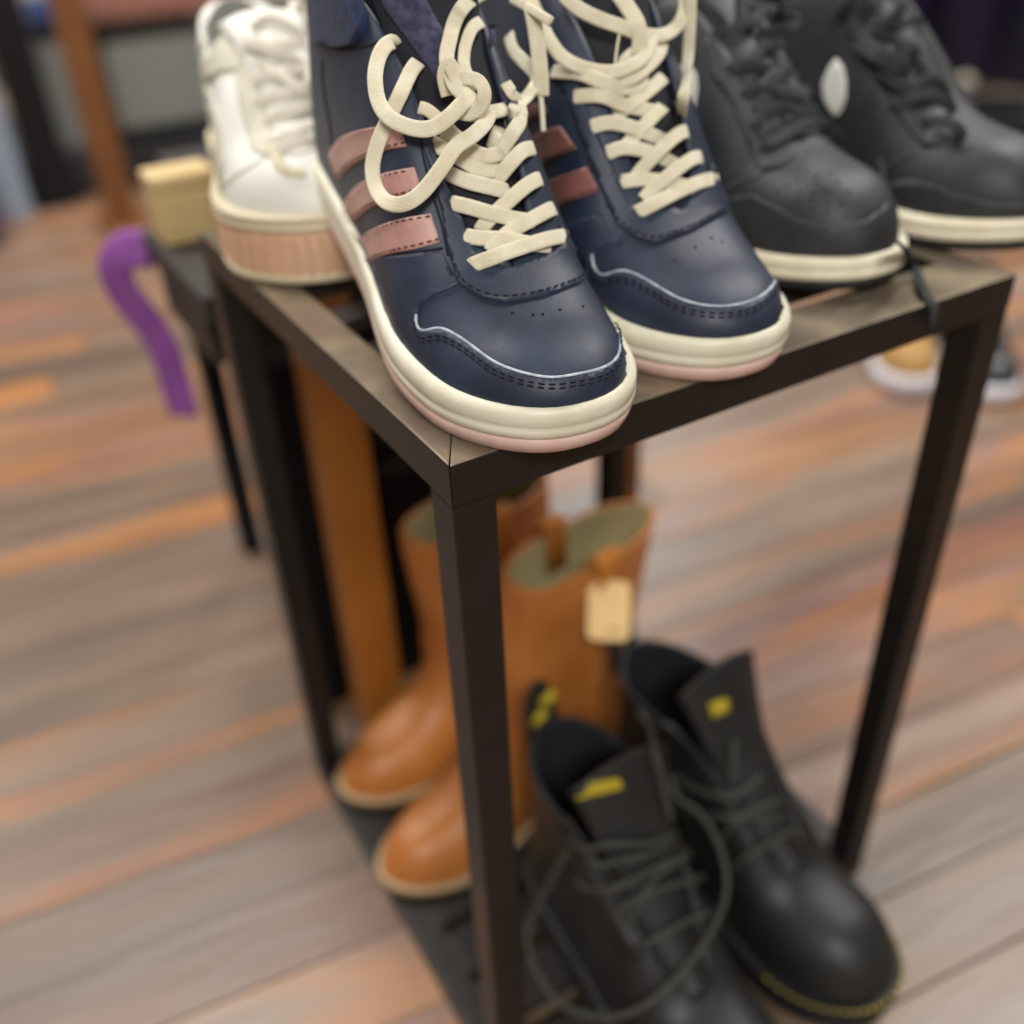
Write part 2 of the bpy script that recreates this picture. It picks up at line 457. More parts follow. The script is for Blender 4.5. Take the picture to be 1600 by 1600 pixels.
# ------------------------------------------------------------------ rack
S = .03; FD = .052
RM = mat('black_steel', '191716', .42, bump=.12, bscale=90, col2='1f1c19', cscale=35, spec=.35)
TOPM = mat('painted_sheen_steel_top', '796d60', .28, metal=.35, bump=.15, bscale=120, col2='94866f', cscale=30, coat=.5, detail=8, cpos=(.42, .62))  # tan paints the glossy tops' reflected light into the colour, with scuffed mottling
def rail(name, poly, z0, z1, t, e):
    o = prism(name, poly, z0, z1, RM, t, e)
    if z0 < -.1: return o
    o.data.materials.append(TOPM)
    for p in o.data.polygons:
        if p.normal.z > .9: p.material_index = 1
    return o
def make_rack():
    t = thing('display_rack', 'black square steel tube shoe rack with open slatted top carrying navy and black sneakers', 'rack', P(0, 0, -TOPZ))
    for z0 in (-S, -L-S):
        z1 = z0+S; e = .0012
        fd = FD if z0 > -.1 else S
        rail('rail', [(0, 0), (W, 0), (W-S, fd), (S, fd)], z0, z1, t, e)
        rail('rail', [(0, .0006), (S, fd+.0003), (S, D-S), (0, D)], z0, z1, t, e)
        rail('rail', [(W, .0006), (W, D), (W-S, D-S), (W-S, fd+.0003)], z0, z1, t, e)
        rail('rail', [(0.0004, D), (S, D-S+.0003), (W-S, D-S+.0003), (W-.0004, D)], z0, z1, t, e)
        n = 5 if z0 > -.1 else 6
        for i in range(n):
            y = fd+.025+i*(D-S-fd-.035)/n
            box('slat', S, y, z1-.012, W-S, y+(.034 if n == 5 else .056), z1-.002, RM, t)
    # post feet reach the boards
    for x, y in ((0, 0), (W-S, 0), (0, D-S), (W-S-.012, D-S)):
        box('post', x, y, -L, x+S, y+S, -S, RM, t, .0015)
    # raised bar that lifts the heels
    box('heel_bar', S, .36, -.002, W-S, .385, .036, RM, t)
    return t
rack = make_rack()
# ------------------------------------------------------------------ navy high tops
NAVY = mat('navy_leather', '1f273a', .5, bump=.9, bscale=55, col2='2a3449', cscale=45, coat=.0, spec=.45)
NAVY2 = mat('navy_vamp', '323a54', .45, bump=.4, bscale=260, col2='3b4660', cscale=50, coat=.1)
FUZZ = mat('navy_fleece', '2b2d44', .95, bump=1, bscale=900, col2='4a4a66', cscale=220, sheen=.15)
FUZZB = mat('blue_fleece', '101a33', .95, bump=1, bscale=900, col2='182a52', cscale=220, sheen=.05)
MESH = mat('black_mesh', '14161f', .85, bump=.6, bscale=700)
CREAM = mat('cream_rubber', 'e6e3d2', .45, bump=.3, bscale=300, col2='d8d4bd', cscale=40)
PINKR = mat('pink_rubber', 'dcbfb6', .55, bump=.3, bscale=500, col2='d2b1a7', cscale=60)
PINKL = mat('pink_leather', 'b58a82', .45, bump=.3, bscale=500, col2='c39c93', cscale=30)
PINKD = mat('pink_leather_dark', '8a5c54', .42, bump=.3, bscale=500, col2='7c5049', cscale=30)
LACE = mat('cream_lace', 'e8e1ca', .85, bump=.9, bscale=1400, col2='dad2b6', cscale=90, sheen=.3)
FRAY = mat('frayed_white', 'c4ccd4', .9, bump=.8, bscale=900, col2='8f9aa8', cscale=150)
THR = mat('navy_thread', '141828', .8); THRP = mat('brown_thread', '6e4640', .8)
HOLE = mat('dark_hole', '0b0c12', .9)
HI = dict(len=.295, cat='shoe', rt=.23, rh=.15, et=2.4, eh=2.2, tt=.10,
    wl=[(0, .034), (.15, .036), (.45, .039), (.7, .0475), (.85, .047), (1, .043)],
    wr=[(0, .034), (.15, .036), (.45, .042), (.7, .054), (.82, .051), (1, .041)],
    spring=[(0, 0), (.8, 0), (.87, .001), (1, .0085)], soleh=[(0, .030), (.5, .0265), (1, .0235)],
    ye=[(0, .030), (.3, .029), (.42, .024), (.52, .020), (.65, .0175), (.71, .013), (.745, .004), (.755, 0), (1, 0)],
    he=[(0, .125), (.25, .122), (.38, .112), (.45, .104), (.52, .092), (.6, .074), (.66, .057), (.72, .042), (.78, .033), (.86, .026), (.93, .022), (1, .017)],
    heelx=[(0, 0), (.03, -.004), (.07, .006), (.13, .010)], n=2.6, m=2.1)
def tongue(s, m, path, w0=.020, w1=.030, thick=.004, arch=.006):
    """path: (u, z above sole) from the throat upward"""
    pts = crom(path, 6); vs, fs = [], []; nj = 8
    for i, (u, z) in enumerate(pts):
        f = i/(len(pts)-1); w = w0+(w1-w0)*f
        for j in range(nj+1):
            y = (j/nj*2-1); vs.append(Vector((u*s.len, w*y, z+s.zs(min(1, max(0, u)))-.004+arch*(1-y*y)-arch)))
    for i in range(len(pts)-1):
        for j in range(nj): a = i*(nj+1)+j; fs.append((a, a+1, a+nj+2, a+nj+1))
    o = from_py('tongue', vs, fs, m, s.root)
    s.add_tree(o)
    md = o.modifiers.new('s', 'SOLIDIFY'); md.thickness = thick; md.offset = 0
    return o
def hightop(label, pivot, heading, pitch):
    s = Shoe('high_top_sneaker', label, pivot, heading, pitch, HI, 'navy high top sneakers')
    s.ringloft('outsole', [(0, -.002), (.03, -.0008), (.2, .0004), (.40, .0004)], PINKR, s.zb, lambda u: stab(HI['soleh'], u))
    s.ringloft('midsole', [(.36, 0), (.385, .0008), (.55, .0012), (.60, .0004), (.64, .0010), (.84, .0006), (.95, -.0004), (1.0, -.003)], CREAM, s.zb, lambda u: stab(HI['soleh'], u), capb=False)
    s.up = s.upper('upper', NAVY, MESH, N=72, Mh=22)
    tongue(s, MESH, [(.745, .034), (.70, .045), (.62, .066), (.54, .088), (.46, .106), (.41, .125), (.385, .15), (.37, .175)], .011, .03)
    return s
s1 = hightop('navy high top sneaker on the front corner of the rack with large drooping lace loops', P(.079, .030), math.radians(-95.5), math.radians(10.5))
s2 = hightop('navy high top sneaker standing between its mate and the black sneaker, two pink stripes showing', P(.218, .044), math.radians(-96.5), math.radians(10.5))

def detail_navy(s, vamp, mud, quarter, cap, capside, stripes, stripem, seams, holes, laces, ankle):
    # toe mudguard: raised overlay between the frayed edge and the sole
    s.decal('toe_guard', mud, NAVY, .0011, 9)
    s.tube('frayed_edge', vamp, .00075, FRAY, lift=.0007)
    sh = [(a, b+11) for a, b in vamp]
    s.stitch('stitching', sh, THR, .0016, .0042, .0026, .00055)
    s.stitch('stitching', [(a, b+17) for a, b in vamp], THR, .0016, .0042, .0026, .00055)
    s.decal('eyestay', cap, NAVY, .0016, 9)
    s.stitch('stitching', capside, THR, .0022, .0040, .0025, .0005)
    for p in stripes:
        s.decal('stripe', crom(p[0], 5)+crom(p[1], 5), stripem, .0012, 8)
        n = len(p[0])
        for e, sg in ((p[0], 1), (p[1], -1)):
            s.stitch('stitching', [(a, b+4.5*sg) for a, b in e], THRP, .0021, .0034, .0021, .0004)
    for q in seams: s.tube('seam', q, .0006, THR, lift=.0001)
    for h in holes:
        p, nn = s.hit(*h)[:2]
        bm = bmesh.new(); bmesh.ops.create_cone(bm, segments=8, radius1=.0007, radius2=.0007, depth=.0006, cap_ends=True)
        bm.transform(s.Mi @ Matrix.Translation(p) @ nn.to_track_quat('Z', 'Y').to_matrix().to_4x4()); from_bm('vent_hole', bm, HOLE, s.root)
    for q in ankle: s.decal('collar_fleece', q[0], q[1], q[2], 12, which=None)
    lr = laces[0]
    parent = None
    for l in laces:
        w = l[1] if len(l) > 1 else .0068
        o = s.lace('lace', l[0], w, .0012, LACE)
vamp1 = [(652, 492), (653, 508), (663, 517), (690, 514), (722, 530), (780, 570), (850, 590), (905, 585), (948, 572), (966, 550), (965, 512), (955, 480), (948, 462)]
mud1 = crom(vamp1, 3)+[(972, 500), (1000, 570), (960, 628), (880, 660), (800, 655), (700, 612), (640, 570), (600, 520), (575, 450), (562, 402), (600, 402), (690, 392), (705, 420), (718, 445), (680, 462), (655, 478)]
cap1 = [(718, 445), (750, 466), (790, 474), (850, 464), (905, 444), (924, 425), (922, 405), (905, 380), (885, 350), (865, 300), (880, 290), (895, 330), (912, 372)][:8]+[(872, 352), (876, 385), (850, 402), (800, 420), (765, 418), (738, 395), (722, 350), (705, 290), (672, 200), (655, 205), (672, 270), (690, 330), (702, 400)]
laces1 = [
 ([(765, 395, .001), (785, 372, .003), (800, 360, .0045), (830, 343, .005), (858, 328, .003), (866, 326, -.001)],),
 ([(722, 366, -.001), (729, 369, .002), (755, 372, .004), (790, 374, .0045), (830, 381, .004), (860, 384, .001)],),
 ([(735, 418, -.001), (741, 413, .002), (770, 402, .006), (800, 391, .0075), (850, 375, .0055), (880, 369, .002), (888, 370, -.001)],),
 ([(750, 362, .001), (762, 345, .003), (790, 318, .006), (820, 292, .005), (838, 281, .002), (845, 280, -.001)],),
 ([(702, 316, -.001), (710, 318, .002), (735, 324, .0045), (770, 334, .005), (805, 342, .004), (835, 346, .001)],),
 ([(765, 292, .001), (777, 280, .004), (795, 258, .006), (815, 237, .005), (828, 232, .002), (834, 232, -.001)],),
 ([(690, 266, -.001), (698, 270, .002), (730, 283, .005), (765, 292, .0055), (795, 299, .004), (812, 303, .001)],),
 ([(674, 223, -.001), (682, 227, .002), (712, 243, .005), (745, 262, .006), (775, 266, .005), (796, 258, .002)],),
 ([(690, 205, .002), (712, 214, .004), (735, 234, .007), (760, 244, .008), (785, 238, .007)],),
 ([(775, 248, .003), (790, 225, .006), (803, 205, .008), (812, 190, .008), (812, 174, .006)], .0068),
 ([(768, 232, .003), (778, 205, .008), (790, 190, .010), (803, 170, .009), (812, 150, .004)], .0055),
 # loops and knot
 ([(738, 143, .017), (722, 162, .020), (700, 184, .020), (675, 200, .018), (645, 200, .016), (610, 185, .014), (592, 160, .013), (586, 125, .012), (590, 95, .010), (600, 74, .008), (612, 66, .004), (617, 72, .001)], .0068),
 ([(653, 97, .003), (642, 112, .005), (625, 148, .009), (606, 188, .010), (590, 225, .012), (582, 262, .013), (588, 295, .014), (605, 316, .015), (632, 318, .016), (660, 300, .016), (690, 262, .017), (712, 230, .018), (738, 212, .018), (758, 192, .017), (766, 172, .014)], .0068),
 ([(712, 128, .014), (728, 122, .018), (748, 127, .020), (757, 145, .021), (752, 165, .020), (732, 178, .017), (715, 174, .012)], .0060),
 ([(700, 150, .010), (694, 120, .012), (702, 100, .014), (716, 128, .016), (738, 148, .016)], .0062),
 ([(752, -8, .012), (728, 6, .014), (712, 30, .014), (703, 60, .014), (698, 95, .015), (710, 132, .017), (730, 152, .018)], .0066),
 ([(752, 34, .005), (738, 44, .007), (727, 72, .008), (725, 100, .009), (732, 122, .011)], .0056),
 ([(795, 55, .008), (802, 78, .020), (818, 96, .026), (836, 116, .028), (836, 132, .028), (818, 156, .026), (790, 170, .022), (760, 176, .018), (732, 178, .016), (716, 166, .012)], .0062),
 ([(655, 168, .002), (668, 172, .004), (690, 190, .006), (708, 208, .006)], .0055),
 ([(790, 130, .002), (800, 145, .005), (810, 160, .007), (815, 182, .007), (800, 214, .006)], .0055),
]
st1 = [([(571, 412), (563, 378), (590, 356), (630, 342), (673, 335)], [(687, 379), (650, 389), (615, 396), (590, 404), (571, 414)]),
       ([(550, 344), (540, 318), (560, 290), (600, 272), (648, 262)], [(660, 300), (620, 310), (585, 322), (565, 335), (551, 348)]),
       ([(529, 278), (517, 242), (535, 215), (575, 201), (624, 195)], [(636, 229), (600, 236), (565, 250), (545, 262), (531, 280)])]
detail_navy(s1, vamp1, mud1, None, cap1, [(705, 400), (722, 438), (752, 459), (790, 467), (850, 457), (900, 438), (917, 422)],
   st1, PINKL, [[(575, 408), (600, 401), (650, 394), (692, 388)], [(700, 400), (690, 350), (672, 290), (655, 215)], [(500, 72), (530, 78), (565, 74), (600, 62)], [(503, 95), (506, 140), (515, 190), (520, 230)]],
   [(801, 489), (833, 492), (875, 484), (911, 479), (848, 491), (940, 480)], laces1,
   [([(490, -20), (499, 70), (530, 76), (560, 70), (574, 40), (566, -20)], FUZZB, .003), ([(585, -20), (600, 15), (640, 70), (680, 125), (700, 150), (716, 128), (700, 80), (668, 20), (650, -20)], FUZZ, .005), ([(752, -20), (762, 30), (768, 75), (795, 80), (803, 40), (800, -20)], FUZZ, .004)])

vamp2 = [(926, 398), (930, 418), (943, 430), (972, 424), (1002, 434), (1062, 468), (1119, 480), (1172, 472), (1204, 450), (1211, 424), (1200, 402), (1172, 366)]
mud2 = crom(vamp2, 3)+[(1225, 420), (1238, 480), (1190, 530), (1110, 545), (1030, 530), (960, 495), (925, 450), (905, 400), (880, 350), (938, 335), (950, 360), (972, 376), (945, 385)]
cap2 = [(950, 322), (965, 352), (992, 372), (1025, 381), (1081, 361), (1130, 335), (1146, 322), (1142, 300), (1125, 270), (1105, 255), (1115, 280), (1092, 300), (1050, 325), (1005, 338), (985, 325), (965, 280), (935, 210), (900, 130), (880, 130), (905, 200), (930, 270)]
laces2 = [
 ([(1005, 312, .001), (1018, 298, .004), (1048, 272, .006), (1075, 252, .004), (1088, 246, .002), (1096, 246, -.001)],),
 ([(968, 282, -.001), (978, 283, .002), (1005, 280, .004), (1040, 284, .005), (1068, 290, .003), (1090, 297, .001)],),
 ([(990, 334, -.001), (999, 330, .002), (1025, 317, .006), (1060, 299, .007), (1092, 285, .005), (1112, 280, .002), (1122, 281, -.001)],),
 ([(992, 280, .001), (1002, 265, .003), (1032, 234, .006), (1055, 213, .004), (1068, 206, .002), (1074, 206, -.001)],),
 ([(943, 240, -.001), (952, 238, .002), (975, 231, .004), (1010, 236, .005), (1040, 249, .004), (1062, 262, .001)],),
 ([(972, 236, .001), (985, 220, .003), (1010, 193, .006), (1034, 169, .004), (1047, 160, .002), (1054, 160, -.001)],),
 ([(920, 200, -.001), (929, 197, .002), (955, 192, .004), (990, 200, .005), (1020, 212, .004), (1042, 222, .001)],),
 ([(950, 192, .001), (962, 180, .003), (990, 160, .006), (1020, 136, .004), (1038, 120, .002), (1044, 118, -.001)],),
 ([(893, 153, -.001), (903, 151, .002), (940, 150, .005), (975, 164, .006), (1010, 172, .004), (1028, 175, .001)],),
 ([(862, 112, -.001), (874, 112, .003), (908, 115, .006), (940, 128, .008), (975, 138, .008), (1000, 132, .006), (1003, 118, .004)],),
 ([(925, 122, .003), (950, 126, .008), (985, 122, .010), (1012, 103, .010), (1030, 82, .008), (1034, 66, .004)],),
 ([(968, 118, .003), (975, 95, .007), (995, 78, .008), (1020, 70, .006)], .005),
 ([(828, -5, .020), (843, 30, .018), (858, 62, .016), (880, 90, .014), (915, 107, .014), (958, 112, .015), (995, 98, .015), (1014, 75, .014), (1019, 55, .012)], .0064),
 ([(880, -8, .016), (905, 14, .017), (940, 31, .018), (972, 42, .019), (1005, 54, .020), (1038, 54, .020), (1060, 38, .020), (1070, 12, .019), (1070, -15, .018)], .0066),
 ([(965, -12, .014), (980, 10, .015), (995, 35, .017), (1000, 62, .014), (998, 85, .010)], .0080),
 ([(1080, -15, .020), (1078, 40, .020), (1074, 100, .020), (1068, 150, .020), (1062, 196, .019)], .0062),
 ([(968, 52, .014), (964, 75, .014), (961, 100, .013)], .0012),
]
st2 = [([(851, 326), (840, 300), (850, 287), (880, 275), (918, 261)], [(937, 298), (910, 308), (885, 317), (866, 328), (852, 330)]),
       ([(837, 268), (822, 225), (835, 213), (855, 203), (876, 197)], [(901, 232), (880, 242), (862, 250), (848, 262), (838, 270)]),
       ([(812, 200), (805, 175), (815, 168), (830, 164), (848, 160)], [(856, 176), (840, 184), (830, 190), (820, 198), (813, 203)])]
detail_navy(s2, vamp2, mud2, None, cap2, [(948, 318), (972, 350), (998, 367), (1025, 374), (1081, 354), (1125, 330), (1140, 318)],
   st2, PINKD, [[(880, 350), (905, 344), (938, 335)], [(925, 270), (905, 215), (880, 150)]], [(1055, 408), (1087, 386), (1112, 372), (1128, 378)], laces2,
   [([(1085, -20), (1090, 40), (1100, 60), (1110, 20), (1100, -20)], FUZZ, .003)])
# thin lace tips (aglets) hanging between the two navy shoes
hl = s2.lace('lace', [(826, -5, .045), (833, 25, .045), (840, 70, .044), (845, 120, .043), (846, 150, .042)], .0078, .0018, LACE)
s2.lace('aglet', [(845, 150, .042), (847, 175, .0415), (849, 206, .041)], .0026, .001, CREAM, rnd_=True)
s2.lace('lace', [(800, -2, .048), (822, 10, .047), (842, 22, .046), (861, 34, .044)], .0044, .002, LACE)
# ------------------------------------------------------------------ black low sneakers
BLK = mat('black_leather', '202326', .55, bump=.6, bscale=120, col2='2a2e32', cscale=50, spec=.5)
BLK2 = mat('black_leather_toe', '24282c', .38, bump=.4, bscale=200, col2='2b3035', cscale=50, spec=.55)
BLKR = mat('black_rubber', '17191a', .7)
IVORY = mat('ivory_rubber', 'f1ebd8', .45, bump=.25, bscale=300, col2='dfd7ba', cscale=40)
BLACE = mat('black_lace', '1a1d20', .8, bump=.8, bscale=1300, col2='2c3135', cscale=90)
WSW = mat('white_leather', 'd9d9d2', .5, bump=.3, bscale=300)
THRG = mat('grey_thread', '4a4e50', .8)
LOW = dict(len=.275, cat='shoe', rt=.25, rh=.15, et=2.4, eh=2.2, tt=.12,
    wl=[(0, .032), (.15, .035), (.45, .040), (.7, .050), (.84, .049), (1, .042)],
    wr=[(0, .032), (.15, .035), (.45, .040), (.7, .050), (.84, .049), (1, .040)],
    spring=[(0, 0), (.78, 0), (1, .005)], soleh=[(0, .025), (.5, .021), (1, .0185)],
    ye=[(0, .028), (.3, .029), (.4, .024), (.5, .018), (.62, .014), (.68, .010), (.705, .004), (.715, 0), (1, 0)],
    he=[(0, .105), (.12, .100), (.25, .098), (.36, .112), (.42, .116), (.5, .104), (.58, .086), (.66, .065), (.72, .052), (.80, .046), (.88, .042), (.94, .037), (1, .028)],
    heelx=[(0, 0), (.03, -.004), (.07, .006), (.13, .010)], n=2.7, m=2.2)
def lowtop(label, pivot, heading, pitch, hl=0):
    s = Shoe('low_top_sneaker', label, pivot, heading, pitch, LOW, 'black low top sneakers')
    s.ringloft('outsole', [(0, -.002), (.03, -.0006), (.34, .0002)], BLKR, s.zb, lambda u: stab(LOW['soleh'], u))
    s.ringloft('midsole', [(.33, .0004), (.36, .0014), (.60, .0016), (.63, .0008), (.66, .0014), (.93, .0010), (1.0, -.0015), (1.0, -.004)], IVORY, s.zb, lambda u: stab(LOW['soleh'], u), capb=False)
    s.upper('upper', BLK, MESH, N=60, Mh=18)
    tongue(s, BLK, [(.705, .052), (.66, .064), (.58, .086), (.50, .104), (.43, .120), (.39, .135), (.37, .148), (.36, .158)], .010, .032, .006)
    return s
def hole(s, h, r=.0008):
    p, nn = s.hit(*h)[:2]
    bm = bmesh.new(); bmesh.ops.create_cone(bm, segments=8, radius1=r, radius2=r, depth=.0006, cap_ends=True)
    bm.transform(s.Mi @ Matrix.Translation(p) @ nn.to_track_quat('Z', 'Y').to_matrix().to_4x4()); from_bm('vent_hole', bm, HOLE, s.root)
s3 = lowtop('black leather low sneaker with perforated toe and ivory sole, right beside the navy pair', P(.390, .088), math.radians(-92), math.radians(0))
s4 = lowtop('black leather low sneaker with ivory sole and small white side leaf, at the right edge', P(.558, .070), math.radians(-87), math.radians(0))
def c4(L_, ox=1040, oy=0, k=.35): return [(ox+a*k, oy+b*k, *r) for a, b, *r in L_]
mud3 = c4([(250, 850), (280, 882), (400, 872), (480, 912), (600, 980), (750, 1012), (880, 990), (960, 935), (985, 900), (1030, 1000), (1000, 1120), (850, 1200), (700, 1210), (560, 1190), (420, 1130), (300, 1000)])
s3.decal('toe_guard', mud3, BLK, .0014, 9)
for d_ in (12, 26): s3.stitch('stitching', [(a, b+d_*.35) for a, b in c4([(285, 880), (400, 872), (480, 912), (600, 980), (750, 1012), (880, 990), (955, 940)])], THRG, .0018, .0036, .0022, .00035)
es3 = c4([(180, 180), (200, 330), (290, 450), (350, 600), (410, 740), (430, 765), (520, 745), (570, 700), (560, 660), (520, 670), (470, 650), (420, 560), (370, 440), (310, 320), (260, 200), (240, 120)])
s3.decal('eyestay', es3, BLK, .0016, 9)
s3.tube('seam', c4([(265, 845), (330, 810), (430, 765), (350, 600), (290, 450), (200, 330)]), .0007, THRG, lift=.0002)
for h in c4([(440, 825), (545, 830), (590, 805), (630, 765), (500, 855), (600, 855), (585, 893), (660, 855), (675, 818), (672, 786), (725, 857), (655, 890), (725, 905), (650, 930), (725, 948), (785, 910), (815, 855), (770, 815), (800, 965), (735, 770), (700, 850)]): hole(s3, h)
s3.decal('side_emblem', c4([(-20, 440), (-20, 330), (40, 300), (110, 290), (138, 330), (143, 400), (130, 480), (90, 540), (50, 570), (20, 520)]), WSW, .0014, 9)
for q, w in (
  ([(455, 690, -.001), (445, 665, .003), (480, 635, .006), (560, 590, .008), (640, 555, .008), (700, 555, .006), (735, 580, .004), (790, 625, .001)], .0085),
  ([(378, 580, -.001), (400, 560, .003), (450, 500, .007), (520, 480, .008), (600, 500, .007), (650, 520, .005)], .0085),
  ([(340, 440, -.001), (360, 420, .003), (420, 400, .007), (500, 420, .009), (580, 420, .007), (640, 400, .002)], .0085),
  ([(275, 330, -.001), (295, 310, .003), (350, 290, .007), (430, 300, .009), (520, 330, .007), (600, 350, .002)], .0085),
  ([(430, 620, .002), (480, 560, .005), (520, 500, .006), (560, 440, .005), (600, 400, .003)], .008),
  ([(400, 500, .002), (440, 440, .006), (470, 380, .007), (520, 320, .006), (560, 300, .003)], .008),
  ([(340, 340, .002), (370, 290, .006), (420, 230, .008), (470, 200, .008), (520, 190, .005)], .008),
  ([(200, 170, .004), (270, 140, .010), (340, 115, .014), (400, 90, .016), (420, 60, .014), (390, 40, .010), (350, 60, .008), (340, 110, .006), (370, 180, .005)], .0085),
  ([(410, 150, .010), (470, 140, .014), (540, 130, .016), (580, 110, .014), (575, 85, .010), (520, 85, .008), (480, 110, .006)], .0085),
  ([(120, -30, .010), (180, 20, .012), (230, 70, .012), (275, 130, .008)], .006),
  ([(340, -40, .010), (345, 20, .012), (350, 80, .010), (360, 130, .006)], .009),
  ([(540, -40, .010), (520, 20, .012), (505, 60, .010), (490, 110, .006)], .0045),
  ([(600, 420, .003), (640, 470, .006), (680, 530, .007), (730, 590, .006), (780, 630, .003)], .006)):
    s3.lace('lace', c4(q), w*.8, .0016, BLACE)
# second black sneaker
mud4 = c4([(960, 700), (990, 820), (1100, 800), (1200, 825), (1300, 862), (1400, 890), (1500, 908), (1620, 900), (1750, 860), (1760, 1000), (1600, 1050), (1400, 1055), (1200, 1020), (1050, 960), (980, 900), (940, 780)])
s4.decal('toe_guard', mud4, BLK, .0014, 12)
s4.stitch('stitching', c4([(1000, 845), (1100, 812), (1200, 836), (1300, 873), (1400, 901), (1500, 919), (1600, 912)]), THRG, .0018, .0036, .0022, .00035)
es4 = c4([(820, 150), (850, 230), (930, 310), (990, 400), (1020, 500), (1100, 600), (1150, 660), (1240, 640), (1290, 590), (1250, 580), (1180, 590), (1120, 500), (1060, 400), (1000, 320), (930, 240), (870, 140)])
s4.decal('eyestay', es4, BLK, .0016, 12)
s4.tube('seam', c4([(960, 760), (1020, 720), (1120, 670), (1050, 560), (960, 420), (850, 240)]), .0007, THRG, lift=.0002)
s4.decal('side_emblem', c4([(765, 262), (793, 300), (806, 360), (805, 430), (790, 480), (765, 525), (735, 490), (714, 450), (704, 400), (708, 360), (735, 300)]), WSW, .0014, 9)
for q, w in (
  ([(1010, 500, -.001), (1030, 480, .003), (1100, 440, .007), (1180, 430, .008), (1250, 450, .005), (1290, 500, .002)], .0085),
  ([(940, 310, -.001), (960, 330, .003), (1040, 380, .007), (1120, 420, .007), (1200, 430, .003)], .0085),
  ([(850, 180, .001), (890, 210, .006), (950, 250, .010), (1030, 290, .010), (1090, 310, .006)], .012),
  ([(1160, 560, -.001), (1180, 540, .003), (1240, 540, .008), (1290, 560, .009), (1320, 600, .005), (1290, 640, .001)], .0085),
  ([(1060, 480, .002), (1120, 400, .006), (1170, 350, .007), (1230, 380, .005), (1260, 450, .002)], .008),
  ([(1100, 230, .004), (1130, 270, .008), (1150, 320, .008), (1150, 370, .004)], .007),
  ([(930, 100, .006), (1000, 110, .012), (1060, 105, .014), (1110, 95, .014), (1130, 110, .012), (1100, 150, .010), (1040, 190, .008), (980, 170, .006), (940, 130, .005)], .0085),
  ([(960, -40, .008), (1020, -20, .012), (1050, 20, .014), (1030, 70, .012), (980, 120, .008)], .010),
  ([(1040, 180, .008), (1090, 200, .012), (1120, 230, .010), (1080, 260, .006), (1020, 220, .004)], .007),
  ([(780, 100, .004), (800, 40, .008), (850, -10, .010), (900, 20, .010), (920, 80, .007)], .010)):
    s4.lace('lace', c4(q), w*.8, .0016, BLACE)
# stray black lace drooping over the front rail between the black sneakers
lp = [at(1405, 380, .05), at(1416, 392, .035), at(1426, 412, .012), at(1438, 440, .0035), at(1447, 462, .003), P(.4062, -.0035, -.002), P(.4066, -.005, -.016)]
lp = [Vector(p) for p in crom([tuple(p) for p in lp], 6)]
sweep('lace', lp, flat(.006, .0016), BLACE, s4.root, [Vector((0, -.4, 1))]*len(lp))

# ------------------------------------------------------------------ white platform sneaker
WHT = mat('white_smooth_leather', 'dddcd6', .5, bump=.4, bscale=90, spec=.5)
OFFW = mat('offwhite_suede', 'cbc8b8', .85, bump=.7, bscale=300, col2='bfbcab', cscale=80)
GUM = mat('gum_rubber', 'd2ad90', .6, bump=.2, bscale=200, col2='c8a283', cscale=30)
WLACE = mat('white_lace', 'd6d0c2', .85, bump=.7, bscale=1200)
GREYL = mat('grey_lining', '8f908c', .9, bump=.5, bscale=500)
BEI = mat('beige_rim_rubber', 'cbc1a4', .6)
GOLD = mat('gold_print', 'b08a3c', .4, metal=.5)
PLAT = dict(len=.255, cat='shoe', rt=.24, rh=.15, et=2.4, eh=2.2, tt=.12,
    wl=[(0, .032), (.15, .036), (.45, .042), (.7, .052), (.84, .051), (1, .044)],
    wr=[(0, .032), (.15, .037), (.45, .044), (.7, .056), (.84, .054), (1, .044)],
    spring=[(0, 0), (.78, 0), (1, .003)], soleh=[(0, .046), (.5, .043), (1, .040)],
    ye=[(0, .027), (.3, .028), (.4, .026), (.5, .020), (.62, .016), (.68, .012), (.72, .004), (.73, 0), (1, 0)],
    he=[(0, .085), (.12, .074), (.25, .060), (.36, .066), (.42, .076), (.5, .078), (.6, .068), (.68, .056), (.75, .044), (.82, .038), (.9, .033), (.95, .029), (1, .021)],
    heelx=[(0, 0), (.03, -.003), (.07, .005), (.13, .008)], n=2.6, m=2.2)
s5 = Shoe('platform_sneaker', 'white platform sneaker with ribbed gum sole, on the left rail behind the navy pair', P(.068, .346), math.radians(-98), 0, PLAT)
zh5 = lambda u: stab(PLAT['soleh'], u)
s5.ringloft('outsole', [(0, -.002), (.02, .0005), (.10, .0015), (.13, .0005)], BEI, s5.zb, zh5)
s5.ringloft('midsole', [(.12, 0), (.16, .0003), (.5, .0006), (.76, .0003), (.80, -.0004)], GUM, s5.zb, zh5, capb=False)
s5.ringloft('foxing', [(.78, .0004), (.80, .0018), (.83, .0018), (.85, .0004), (.90, .0006), (.93, .0018), (.98, .0016), (1, -.001), (1, -.004)], BEI, s5.zb, zh5, capb=False)
